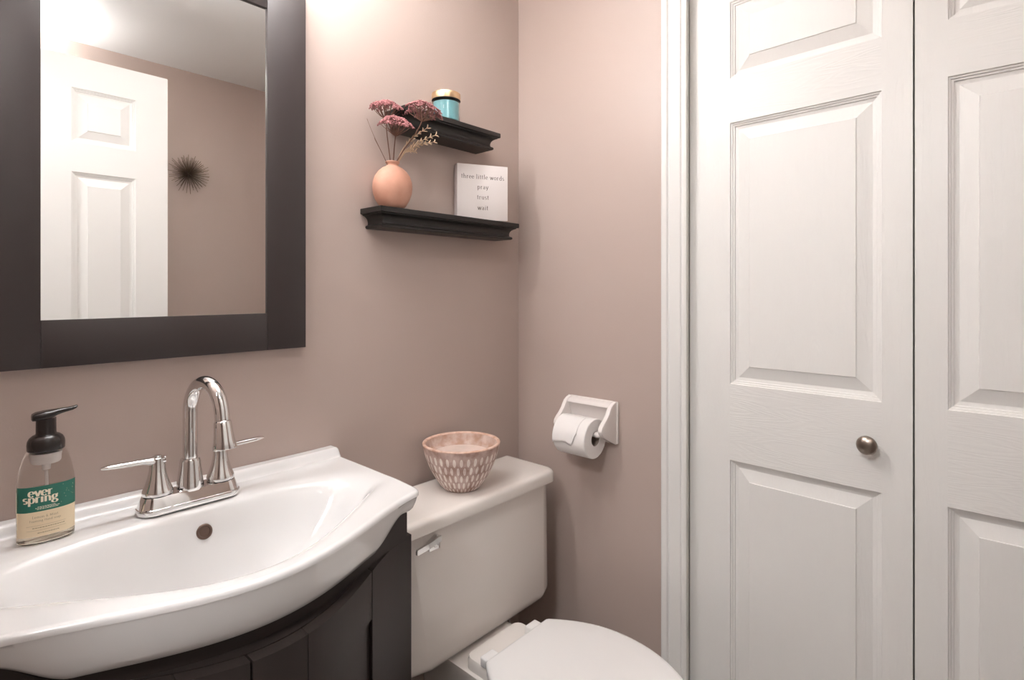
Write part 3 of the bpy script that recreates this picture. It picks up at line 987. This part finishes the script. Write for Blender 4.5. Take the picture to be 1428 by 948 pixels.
# vase
bm = bmesh.new()
pr = [(0, 0), (0.022, 0), (0.026, 0.0012), (0.0345, 0.010), (0.0425, 0.024), (0.0478, 0.040), (0.0492, 0.054), (0.0478, 0.068), (0.0430, 0.082), (0.0350, 0.0935),
      (0.0255, 0.1020), (0.0175, 0.1060), (0.0145, 0.1085), (0.0140, 0.1105), (0.0150, 0.1130), (0.0172, 0.1152), (0.0176, 0.1172), (0.0165, 0.1190), (0.0140, 0.1190), (0.0120, 0.1165), (0.0115, 0.110),
      (0.0120, 0.106), (0.030, 0.095), (0.042, 0.070), (0.040, 0.030), (0.02, 0.006), (0, 0.006)]
VP = (-0.529, -0.0495, S1)
lathe(bm, pr, n=64)
v = build('bud_vase', bm, M['clay'], None, 50)
v.location = VP
tag(v, 'round blush terracotta bud vase on the lower shelf holding dried flowers', 'vase')


# ------------------------------------------------------------ dried flowers
def ico(bm, c, r_, sub=1, sq=(1, 1, 1)):
    b2 = bmesh.new()
    bmesh.ops.create_icosphere(b2, subdivisions=sub, radius=r_)
    add(bm, b2, Matrix.Translation(c) @ Matrix.Diagonal((*sq, 1)))


def bez(a, b, c, d, n=12):
    a, b, c, d = map(Vector, (a, b, c, d))
    return [a * (1 - t) ** 3 + b * 3 * t * (1 - t) ** 2 + c * 3 * t * t * (1 - t) + d * t ** 3 for t in [k / n for k in range(n + 1)]]


NECK = Vector((VP[0], VP[1], S1 + 0.118))


def umbel(base, tip, axis, radius, seed, label, flat=0.42, nb_=34):
    """one dried yarrow: stem from the vase to tip, branches spreading into a domed head of florets"""
    rn = random.Random(seed)
    t = thing('dried_flower', label, 'flower', base, 0, 'dried pink flowers in the clay vase')
    O = Vector(base)
    tip = Vector(tip); axis = Vector(axis).normalized()
    bm = bmesh.new()
    tube(bm, [p - O for p in bez(O, O + Vector((0, 0, 0.03)), tip - axis * 0.03, tip, 14)], [0.0014] * 8 + [0.0013] * 7, 8)
    hd = bmesh.new()
    s1 = axis.orthogonal().normalized(); s2 = axis.cross(s1)
    hgt = radius * 1.10
    for k in range(nb_):
        f_ = math.sqrt((k + 0.5) / nb_)
        a = k * 2.39996 + rn.uniform(-0.2, 0.2)
        rad = radius * f_
        top = tip + axis * (hgt * (1 - flat * f_ * f_) + rn.uniform(-0.003, 0.003)) + (s1 * math.cos(a) + s2 * math.sin(a)) * rad
        mid = tip + axis * hgt * 0.30 + (s1 * math.cos(a) + s2 * math.sin(a)) * rad * 0.62
        tube(bm, [p - O for p in bez(tip, tip.lerp(mid, 0.6), mid, top, 6)], [0.0009, 0.0009, 0.0008, 0.0008, 0.0007, 0.0006, 0.0005], 5)
        nd = (axis + (s1 * math.cos(a) + s2 * math.sin(a)) * 0.75 * f_).normalized()
        c1 = nd.orthogonal().normalized(); c2 = nd.cross(c1)
        for q_ in range(13):
            g_ = math.sqrt((q_ + 0.3) / 13) * radius * 0.215
            b_ = q_ * 2.4
            c = top + (c1 * math.cos(b_) + c2 * math.sin(b_)) * g_ + nd * (0.0028 - g_ * 0.28 + rn.uniform(-0.0006, 0.0012))
            ico(hd, c - O, rn.uniform(0.0015, 0.0026), 1)
    build('stem', bm, M['stem'], t, 60)
    build('flower_head', hd, M['petal'], t, 180)
    return t


umbel(NECK + Vector((-0.005, 0.0, -0.02)), (-0.5490, -0.052, 1.6390), (-0.05, -0.15, 1), 0.039, 1, 'dried pink yarrow flower at upper left, against the bare wall')
umbel(NECK + Vector((0.004, 0.0, -0.02)), (-0.5065, -0.137, 1.6270), (0.20, -0.06, 1), 0.042, 5, 'dried pink yarrow flower leaning right in front of the upper shelf end', 0.5)
umbel(NECK + Vector((0.000, -0.004, -0.02)), (-0.5560, -0.100, 1.5880), (-0.02, -0.22, 1), 0.040, 9, 'lowest dried pink yarrow flower, directly above the vase', 0.42)


def sprig(base, tips, label, seed, rr=0.0014, leaf=True):
    rn = random.Random(seed)
    t = thing('dried_grass_sprig', label, 'dried plant', base, 0)
    O = Vector(base)
    bm = bmesh.new(); lf = bmesh.new()
    root = None
    for tp, mid in tips:
        tp, mid = Vector(tp), Vector(mid)
        pts = bez(O, O.lerp(mid, 0.6) + Vector((0, 0, 0.01)), mid, tp, 14)
        tube(bm, [p - O for p in pts], [rr * (1 - 0.6 * k / 14) for k in range(15)], 6)
        if leaf:
            for k in range(8, 15):
                for sgn in (-1, 1):
                    p = pts[k]
                    d = (pts[min(14, k + 1)] - pts[k - 1]).normalized()
                    sd = d.cross(Vector((rn.uniform(-1, 1), -1, rn.uniform(-0.4, 0.4)))).normalized() * sgn
                    e_ = p + d * rn.uniform(0.006, 0.011) + sd * rn.uniform(0.004, 0.008)
                    tube(lf, [p - O, (p + d * 0.005 + sd * 0.003) - O, e_ - O], [0.0008, 0.0017, 0.0008], 5)
    build('stem', bm, M['straw'] if leaf else M['stem'], t, 60)
    if leaf: build('seed_fronds', lf, M['straw'], t, 60)
    return t


sprig(NECK + Vector((0.006, -0.003, -0.02)), [((-0.424, -0.088, 1.6200), (-0.495, -0.062, 1.585)), ((-0.431, -0.090, 1.6010), (-0.490, -0.060, 1.585)), ((-0.461, -0.100, 1.6280), (-0.505, -0.064, 1.59)),
                                              ((-0.474, -0.066, 1.5745), (-0.505, -0.06, 1.575))],
      'straw coloured dried grass sprig reaching right from the vase', 2)
sprig(NECK + Vector((-0.007, 0.002, -0.02)), [((-0.6090, -0.060, 1.6270), (-0.585, -0.06, 1.575)), ((-0.583, -0.052, 1.588), (-0.588, -0.056, 1.585))],
      'thin bare brown twig reaching left from the vase', 4, 0.0008, False)

# candle
cn = thing('jar_candle', 'turquoise jar candle with brushed gold lid on the upper shelf', 'candle', (-0.3495, -0.045, S2))
bm = bmesh.new()
lathe(bm, [(0, 0), (0.0345, 0), (0.0370, 0.0015), (0.0376, 0.005), (0.0376, 0.0610), (0.0366, 0.0615), (0.0360, 0.0610), (0.0360, 0.004), (0.034, 0.0028), (0, 0.0028)], n=64)
build('glass_jar', bm, M['glass'], cn, 40)
bm = bmesh.new()
lathe(bm, [(0, 0.0032), (0.0340, 0.0032), (0.0356, 0.005), (0.0356, 0.0530), (0.034, 0.0520), (0, 0.0520)], n=64)
build('wax', bm, M['wax'], cn, 40)
bm = bmesh.new(); tube(bm, [(0, 0, 0.051), (0.0005, 0, 0.058)], 0.0009, 8)
build('wick', bm, M['card'], cn)
bm = bmesh.new()
lathe(bm, [(0, 0.0600), (0.0375, 0.0600), (0.0392, 0.0607), (0.0396, 0.0622), (0.0396, 0.0768), (0.0390, 0.0782), (0.0375, 0.0788), (0.0350, 0.0782), (0, 0.0782)], n=64)
lid_ = build('lid', bm, M['gold'], cn, 30)
bm = bmesh.new()
lathe(bm, [(0.0365, 0.0590), (0.0385, 0.0590), (0.0392, 0.0594), (0.0392, 0.0606), (0.0385, 0.0609), (0.0365, 0.0609)], n=64)
build('lid_seal', bm, M['rubber'], lid_, 30)

# word block
SWD, STH, SHT = 0.153, 0.032, 0.1585
fl = Vector((-0.2985, -0.0330, S1))
ang = math.atan2(-0.448, 0.894)
sg = thing('word_block', 'white square wooden block sign with four lines of lettering on the lower shelf', 'sign', fl, ang)
bm = bmesh.new(); bx(bm, (0, 0, 0), (SWD, STH, SHT), 0.0012, 2)
build('block', bm, M['sign'], sg)
bm = bmesh.new()
for s, z, size in (('three little words', 0.1175, 0.0080), ('pray', 0.0890, 0.0082), ('trust', 0.0595, 0.0082), ('wait', 0.0290, 0.0084)):
    cx_ = SWD * 0.50
    write(bm, s, size, (lambda z_: (lambda u, v_: (cx_ + u, -0.0003, z_ + v_)))(z), 0.19, 0.08, 0.13)
ribbons('lettering', bm, M['ink'], sg)

# ------------------------------------------------------------ toilet
TX = -0.357
tl = thing('toilet', 'white two-piece toilet between the vanity and the closet wall', 'toilet', (TX, -0.02, 0))
TY = -0.02


def tring(x0, x1, y0, y1, z, r_, n=8):
    return [(x - TX, y - TY, z) for x, y in rrect(x0, x1, y0, y1, r_, n)]


# tank: narrows towards the bottom, with chamfered facets beside the front face
def tank_ring(z, ins=0.0, drop=0.0):
    t = (0.665 - z) / 0.34                        # 0 top, 1 bottom
    xl = -0.611 + 0.016 * t + ins
    xr = -0.072 - 0.006 * t - ins
    yf = -0.196 - 0.010 * t + ins
    cl, cr_ = 0.030 + 0.034 * t, 0.040 + 0.004 * t
    yb = -0.024 - ins * 0.3
    return [(x - TX, y - TY, z) for x, y in
            [(xl, yb), (xl, yf + 0.024), (xl + 0.005, yf + 0.017), (xl + cl - 0.002, yf + 0.001), (xl + cl + 0.002, yf), (xr - cr_ - 0.002, yf), (xr - cr_ + 0.002, yf + 0.0008),
             (xr - 0.012, yf + 0.013), (xr - 0.004, yf + 0.019), (xr, yf + 0.030), (xr, yb)]]


bm = bmesh.new()
rings = [tank_ring(0.326 + 0.034 * (1 - math.cos(R(9 * k))), 0.034 * (1 - math.sin(R(9 * k)))) for k in range(11)]
rings += [tank_ring(z) for z in (0.45, 0.55, 0.64, 0.668)]
loft(bm, rings)
tank = build('tank', bm, M['toilet'], tl, 19)
bm = bmesh.new()
lx0, lx1, ly0, ly1 = -0.636, -0.066, -0.2165, -0.017
rad = [0.010, 0.010, 0.036, 0.036]
rings = []
for ins, z in [(0.004, 0.6660), (0.0008, 0.6675), (0.0, 0.6700), (0.0008, 0.688), (0.0022, 0.6935), (0.0055, 0.6975), (0.0110, 0.6998), (0.018, 0.7006), (0.04, 0.7010)]:
    rr_ = [max(0.002, q_ - ins * 0.6) for q_ in rad]
    rings.append(tring(lx0 + ins, lx1 - ins, ly0 + ins, ly1 - ins * 0.3, z, rr_))
loft(bm, rings)
build('tank_lid', bm, M['toilet'], tl, 40)
# trip lever
bm = bmesh.new()
hx, hy, hz = -0.524 - TX, -0.1985 - TY, 0.6345
prism(bm, [(hx + 0.014, hz - 0.014), (hx + 0.014, hz + 0.016), (hx + 0.006, hz + 0.017), (hx - 0.018, hz + 0.006), (hx - 0.018, hz - 0.013)], 'y', hy - 0.012, hy, 0.001)
b2 = bmesh.new()
rings = []
for (x, y, z0, z1, t_) in [(hx + 0.013, hy - 0.015, hz + 0.004, hz + 0.017, 0.003), (hx - 0.018, hy - 0.017, hz - 0.001, hz + 0.012, 0.003), (hx - 0.058, hy - 0.019, hz - 0.004, hz + 0.008, 0.003), (hx - 0.060, hy - 0.019, hz - 0.003, hz + 0.006, 0.002)]:
    rings.append([(x, y - t_, z0), (x, y + t_, z0), (x, y + t_, z1), (x, y - t_, z1)])
loft(b2, rings); bmesh.ops.recalc_face_normals(b2, faces=b2.faces)
add(bm, b2)
lathe(bm, [(0, 0), (0.0075, 0), (0.0075, 0.001), (0.006, 0.0022), (0, 0.0024)], n=24, c=(hx, hy - 0.012, hz + 0.0), axis='-y')
lathe(bm, [(0, 0.002), (0.0035, 0.002), (0.0035, 0.0028), (0, 0.0032)], n=20, c=(hx, hy - 0.012, hz), axis='-y')
tag(build('flush_lever', bm, M['chrome'], tl, 30), 'chrome flush lever')


def seat_outline(grow=0.0, cut=0.0):
    """lid outline: straight back, widest a third of the way, rounded front"""
    cy, hw_, Lf, Lb = -0.512, 0.1865 + grow, 0.238 + grow, 0.196 + grow
    pts = []
    n = 44
    for k in range(n + 1):
        a = -PI + PI * k / n
        # front half
        pts.append((hw_ * math.cos(a), cy + Lf * math.sin(a)))
    yb = cy + Lb
    hb = 0.1125 + grow
    m_ = 20
    right = []
    for k in range(1, m_ + 1):
        t = k / m_
        y = cy + (Lb - 0.004) * t
        xw = hb + (hw_ - hb) * (1 - t ** 2.1)
        right.append((xw, y))
    right.append((hb - 0.006, yb))
    left = [(-x, y) for x, y in reversed(right)]
    return pts + right + left


def oval_rings(spec, m_):
    bm = bmesh.new()
    rings = []
    for ins, z in spec:
        rings.append([(x * (1 - ins / 0.1865), (y + 0.48) * (1 - ins / 0.20) - 0.48 - TY, z) for x, y in seat_outline()])
    loft(bm, rings)
    return bm


build('seat_lid', oval_rings([(0.003, 0.3705), (0.0008, 0.3715), (0, 0.3735), (0, 0.3795), (0.0010, 0.3825), (0.0035, 0.3845), (0.010, 0.3855), (0.05, 0.3862)], 0), M['lid'], tl, 45)
build('seat', oval_rings([(0.006, 0.3520), (0.003, 0.3530), (0.002, 0.3550), (0.002, 0.3660), (0.004, 0.3690), (0.008, 0.3698)], 0), M['lid'], tl, 45)
for s in (-1, 1):
    bm = bmesh.new()
    hx0 = 0.078 * s
    bx(bm, (hx0 - 0.020, -0.322 - TY, 0.352), (hx0 + 0.020, -0.286 - TY, 0.3755), 0.004, 3)
    build('seat_hinge', bm, M['lid'], tl, 40)
# bowl and foot
bm = bmesh.new()
spec = [  # z, half width, y centre, half length front, half length back, squareness
    (0.0, 0.105, -0.40, 0.190, 0.200), (0.02, 0.108, -0.40, 0.193, 0.200), (0.05, 0.098, -0.40, 0.180, 0.195), (0.14, 0.094, -0.40, 0.165, 0.185), (0.20, 0.108, -0.42, 0.185, 0.195),
    (0.26, 0.140, -0.46, 0.225, 0.21), (0.31, 0.168, -0.50, 0.240, 0.22), (0.340, 0.178, -0.512, 0.236, 0.21), (0.3505, 0.178, -0.512, 0.234, 0.20), (0.3520, 0.172, -0.512, 0.228, 0.195)]
rings = []
for z, hw_, cy, lf_, lb_ in spec:
    rings.append([(hw_ * math.cos(2 * PI * k / 56), cy + (lf_ if math.sin(2 * PI * k / 56) < 0 else lb_) * math.sin(2 * PI * k / 56) - TY, z) for k in range(56)])
loft(bm, rings)
rings = [tring(TX - a, TX + a, y0, -0.06, z, 0.02) for a, y0, z in [(0.085, -0.30, 0.16), (0.095, -0.33, 0.24), (0.100, -0.36, 0.295), (0.104, -0.37, 0.312), (0.104, -0.37, 0.3235), (0.100, -0.365, 0.3255)]]
loft(bm, rings)
rings = [tring(TX - a, TX + a, -0.37, -0.232, z, 0.02) for a, z in [(0.096, 0.318), (0.096, 0.345), (0.092, 0.3508)]]
loft(bm, rings)
build('bowl', bm, M['toilet'], tl, 50)
# supply hose on the wall beside
bm = bmesh.new()
tube(bm, bez((-0.165, -0.10, 0.335), (-0.165, -0.10, 0.22), (-0.12, -0.09, 0.20), (-0.12, -0.045, 0.15), 16), 0.006, 12)
lathe(bm, [(0, 0), (0.022, 0), (0.020, 0.006), (0.008, 0.008), (0.008, 0.045), (0, 0.045)], c=(-0.12, -0.0005, 0.15), axis='-y', n=24)
for v_ in bm.verts: v_.co.x -= TX; v_.co.y -= TY
build('supply_hose', bm, M['chrome'], tl, 50)

# ------------------------------------------------------------ carved bowl on the tank
BP = (-0.3625, -0.1215, 0.7012)
bw = thing('wooden_bowl', 'whitewashed carved wooden bowl standing on the toilet tank', 'bowl', BP)
ext = [(0.0, 0.0), (0.040, 0.0), (0.046, 0.0012), (0.0545, 0.010), (0.0660, 0.026), (0.0765, 0.044), (0.0860, 0.064), (0.0940, 0.086), (0.0995, 0.106), (0.1015, 0.1165)]
bm = bmesh.new()
n = 96
uvl = bm.loops.layers.uv.new('UVMap')
vs = [[bm.verts.new((r_ * math.cos(2 * PI * k / n), r_ * math.sin(2 * PI * k / n), z)) for k in range(n)] for r_, z in ext[1:]]
tot = [0.0]
for (r0, z0), (r1, z1) in zip(ext[1:], ext[2:]): tot.append(tot[-1] + math.hypot(r1 - r0, z1 - z0))
for i in range(len(vs) - 1):
    for k in range(n):
        f_ = bm.faces.new((vs[i][k], vs[i][(k + 1) % n], vs[i + 1][(k + 1) % n], vs[i + 1][k]))
        for lp, (uu, vv) in zip(f_.loops, ((k / n, tot[i]), ((k + 1) / n, tot[i]), ((k + 1) / n, tot[i + 1]), (k / n, tot[i + 1]))):
            lp[uvl].uv = (uu, vv / tot[-1])
bm.faces.new(list(reversed(vs[0])))
build('outer_wall', bm, M['bowl'], bw, 60, recalc=False)
bm = bmesh.new()
rim = [(0.1015, 0.1165), (0.1020, 0.1185), (0.1010, 0.1203), (0.0985, 0.1212), (0.0955, 0.1208), (0.0935, 0.1190), (0.0930, 0.1170)]
loft(bm, [[(r_ * math.cos(2 * PI * k / n), r_ * math.sin(2 * PI * k / n), z) for k in range(n)] for r_, z in rim], True, False, False)
build('rim', bm, M['bowl_rim'], bw, 80, recalc=False)
bm = bmesh.new()
inn = [(0.0930, 0.1170), (0.0900, 0.108), (0.0870, 0.100), (0.0835, 0.0930), (0.076, 0.0900), (0.060, 0.0885), (0.02, 0.088), (0.0, 0.088)]
vv_ = loft(bm, [[(r_ * math.cos(2 * PI * k / n), r_ * math.sin(2 * PI * k / n), z) for k in range(n)] for r_, z in inn[:-1]], True, False, True)
bm.faces.ensure_lookup_table()
for f_ in bm.faces:
    if f_.calc_center_median().z < 0.0915: f_.material_index = 1
build('inner_wall', bm, [M['bowl_in'], M['bowl_floor']], bw, 60, recalc=False)

# ------------------------------------------------------------ toilet paper holder
HY0, HY1, HZ0, HZ1 = -0.3775, -0.2045, 0.787, 0.906
th_ = thing('toilet_paper_holder', 'white ceramic toilet paper holder on the wall beside the closet casing', 'toilet paper holder', (0, (HY0 + HY1) / 2, HZ0))
oy_, oz_ = (HY0 + HY1) / 2, HZ0
side = [(-0.001, HZ0), (-0.010, HZ0 - 0.001), (-0.020, HZ0 + 0.004), (-0.052, HZ0 + 0.020), (-0.072, HZ0 + 0.032), (-0.0800, HZ0 + 0.040), (-0.0830, HZ0 + 0.048), (-0.0800, HZ0 + 0.058), (-0.070, HZ0 + 0.068),
        (-0.058, HZ0 + 0.077), (-0.047, HZ0 + 0.088), (-0.040, HZ0 + 0.099), (-0.033, HZ0 + 0.108), (-0.022, HZ0 + 0.115), (-0.010, HZ1), (-0.001, HZ1)]
for a, b in ((HY0 + 0.0035, HY0 + 0.0165), (HY1 - 0.0165, HY1 - 0.0035)):
    bm = bmesh.new()
    prism(bm, [(x, z - oz_) for x, z in side], 'y', a - oy_, b - oy_, 0.002)
    build('side_arm', bm, M['holder'], th_, 50)
bm = bmesh.new()
bx(bm, (-0.008, HY0 - oy_, 0.0), (-0.0005, HY1 - oy_, HZ1 - oz_), 0.003, 3)
prism(bm, [(-0.006, 0.117), (-0.020, 0.1135), (-0.029, 0.108), (-0.030, 0.103), (-0.024, 0.097), (-0.012, 0.070), (-0.007, 0.03)], 'y', HY0 + 0.014 - oy_, HY1 - 0.014 - oy_)
build('back_plate', bm, M['holder'], th_, 50)
RC = (-0.068, 0.8090)          # roll axis: x, z
bm = bmesh.new()
tube(bm, [(RC[0], HY0 + 0.016 - oy_, RC[1] - oz_ + 0.012), (RC[0], HY0 + 0.030 - oy_, RC[1] - oz_ + 0.012)], [0.0065, 0.0085], 20)
tube(bm, [(RC[0], HY1 - 0.016 - oy_, RC[1] - oz_ + 0.012), (RC[0], HY1 - 0.030 - oy_, RC[1] - oz_ + 0.012)], [0.0065, 0.0085], 20)
tube(bm, [(RC[0], HY0 + 0.030 - oy_, RC[1] - oz_ + 0.012), (RC[0], HY1 - 0.030 - oy_, RC[1] - oz_ + 0.012)], 0.0075, 20)
build('spindle', bm, M['holder'], th_, 50)
PR, CRD = 0.0545, 0.0195
RY0, RY1 = -0.3445, -0.2370
tp = thing('toilet_paper_roll', 'nearly full white toilet paper roll hanging in the ceramic holder', 'toilet paper', (RC[0], (RY0 + RY1) / 2, RC[1]))
ym = (RY0 + RY1) / 2


def hollow(bm, ro, ri, y0, y1, bev=0.002, n=64):
    prof = [(ri, y0), (ro - bev, y0), (ro, y0 + bev), (ro, y1 - bev), (ro - bev, y1), (ri, y1)]
    rings = [[(r_ * math.cos(2 * PI * k / n), y, r_ * math.sin(2 * PI * k / n)) for k in range(n)] for r_, y in prof]
    rings.append(rings[0])
    loft(bm, rings, True, False, False)
    bmesh.ops.remove_doubles(bm, verts=bm.verts, dist=1e-6)


bm = bmesh.new(); hollow(bm, PR, CRD + 0.0008, RY0 - ym, RY1 - ym)
build('paper', bm, M['paper'], tp, 35)
bm = bmesh.new(); hollow(bm, CRD + 0.0006, CRD - 0.0002, RY0 - ym + 0.0005, RY1 - ym - 0.0005, 0.0001)
build('cardboard_core', bm, M['card'], tp, 35)
# loose end: comes over the top and ends in a torn edge on the front
bm = bmesh.new(); rn = random.Random(8)
ycuts = 36
rows_ = []
for k in range(ycuts + 1):
    y = (RY1 - ym - 0.0006) - (0.0800) * k / ycuts
    f_ = k / ycuts
    a_end = 196 - 14 * f_ + (10 * sstep(0.55, 0.75, f_)) - 30 * sstep(0.80, 1.0, f_) + rn.uniform(-1.2, 1.2)
    rows_.append([((PR + 0.0010 + 0.0018 * (m_ / 14) ** 3) * math.cos(R(95 + (a_end - 95) * m_ / 14)), y, (PR + 0.0010 + 0.0018 * (m_ / 14) ** 3) * math.sin(R(95 + (a_end - 95) * m_ / 14))) for m_ in range(15)])
loft(bm, rows_, False, False, False)
sh = build('loose_sheet', bm, M['paper'], tp, 60)
so = sh.modifiers.new('thickness', 'SOLIDIFY'); so.thickness = 0.0006; so.offset = 1

# ------------------------------------------------------------ starburst wall ornament (seen in the mirror)
SP = (-0.4220, YB + 0.012, 1.790)
sb = thing('starburst_ornament', 'dark metal starburst of fine spikes on the far wall, seen in the mirror', 'wall ornament', (SP[0], YB, SP[2]))
bm = bmesh.new(); rn = random.Random(12)
for k in range(120):
    a = k * 2.39996
    el = math.asin(min(1, (k + 0.5) / 120)) * 0.95
    d = Vector((math.cos(a) * math.cos(el), math.sin(el), math.sin(a) * math.cos(el)))
    l_ = rn.uniform(0.088, 0.104) * (1 - 0.35 * math.sin(el))
    o3 = Vector((0, 0.014, 0))
    tube(bm, [o3, o3 + d * l_ * 0.5, o3 + d * l_], [0.0012, 0.0014, 0.0013], 5)
build('spikes', bm, M['spike'], sb, 60)
bm = bmesh.new()
lathe(bm, [(0, 0.0005), (0.012, 0.0005), (0.016, 0.012), (0.012, 0.024), (0, 0.027)], n=24, mtx=Matrix.Rotation(-PI / 2, 4, 'X'))
build('hub', bm, M['spike'], sb, 60)

# ------------------------------------------------------------ lamps
vl = thing('vanity_light', 'three-globe vanity light above the mirror', 'lamp', (XC, 0, 2.06))
bm = bmesh.new(); bx(bm, (-0.26, -0.028, 0.02), (0.26, -0.0005, 0.10), 0.005, 3)
build('back_bar', bm, M['nickel'], vl)
for i, (x, y, z) in enumerate(BULBS):
    bm = bmesh.new()
    tube(bm, bez((x - XC, -0.026, 0.06), (x - XC, y + 0.02, 0.06), (x - XC, y, 0.075), (x - XC, y, 0.040), 10), 0.007, 12)
    lathe(bm, [(0, 0.034), (0.020, 0.034), (0.020, 0.048), (0.010, 0.054), (0, 0.054)], c=(x - XC, y, 0), n=24)
    arm = build('arm', bm, M['nickel'], vl, 50)
    bm = bmesh.new()
    lathe(bm, [(0.018, 0.034), (0.030, 0.024), (0.037, 0.006), (0.037, -0.012), (0.028, -0.030), (0.012, -0.038), (0.0, -0.040)], c=(x - XC, y, 0), n=32)
    build('lamp_globe', bm, M['globe'], arm, 60)

M['fill_disc'] = mat('glowing_fill_glass', (0.9, 0.9, 0.88), 0.3)
b_ = M['fill_disc'].node_tree.nodes['Principled BSDF']
b_.inputs['Emission Color'].default_value = (0.96, 0.98, 0.985, 1)
b_.inputs['Emission Strength'].default_value = FILL_E  # disc throws fill light up at the ceiling to even out the room
M['fill_disc_far'] = M['fill_disc'].copy(); M['fill_disc_far'].name = 'glowing_far_fill_glass'
M['fill_disc_far'].node_tree.nodes['Principled BSDF'].inputs['Emission Strength'].default_value = FILL_E * FILL_FAR
for loc, lab, dm in [((-0.75, -0.44, CH), 'added ceiling bowl for fill light over the middle of the bathroom, in front of the open door', 'fill_disc'),
                     ((-1.225, -1.655, CH), 'added ceiling bowl for fill light in the corner behind the open door', 'fill_disc_far')]:
    rl = thing('added_ceiling_light', lab, 'lamp', loc)  # unseen bowl fixtures, added only to bounce soft fill off the ceiling
    bm = bmesh.new(); lathe(bm, [(0, -0.0005), (0.06, -0.0005), (0.062, -0.010), (0.012, -0.016), (0.008, -0.150), (0, -0.150)], n=40)
    build('base', bm, M['nickel'], rl)
    bm = bmesh.new(); lathe(bm, [(0, -0.205), (0.05, -0.202), (0.10, -0.190), (0.15, -0.165), (0.17, -0.140), (0.167, -0.139), (0.147, -0.162), (0.10, -0.186), (0.05, -0.198), (0, -0.201)], n=56)
    build('glass_bowl', bm, M['shade'], rl)
    bm = bmesh.new(); lathe(bm, [(0, -0.172), (0.12, -0.172), (0.12, -0.166), (0, -0.166)], n=40)
    build('fill_light_disc', bm, M[dm], rl)
hl = thing('added_ceiling_light', 'added flush round fill light on the hallway ceiling', 'lamp', (-2.05, -0.9, CH))  # unseen fixture added for fill through the doorway
bm = bmesh.new(); lathe(bm, [(0, -0.0005), (0.16, -0.0005), (0.165, -0.012), (0.15, -0.022), (0, -0.022)], n=48)
build('base', bm, M['trim'], hl)
bm = bmesh.new(); lathe(bm, [(0.148, -0.022), (0.145, -0.04), (0.11, -0.06), (0.05, -0.072), (0, -0.075)], n=48)
build('diffuser', bm, M['shade'], hl)
ld = bpy.data.lights.new('hallway_fill_light', 'AREA'); ld.shape = 'DISK'; ld.size = 0.35; ld.energy = HALL_FILL_W; ld.color = (0.97, 0.98, 0.985)  # fill lamp under the added hallway fixture
lo = bpy.data.objects.new('hallway_fill_light', ld); COL.objects.link(lo); lo.location = (-2.05, -0.9, CH - 0.09)
lo.rotation_euler = (0, R(-25), 0)
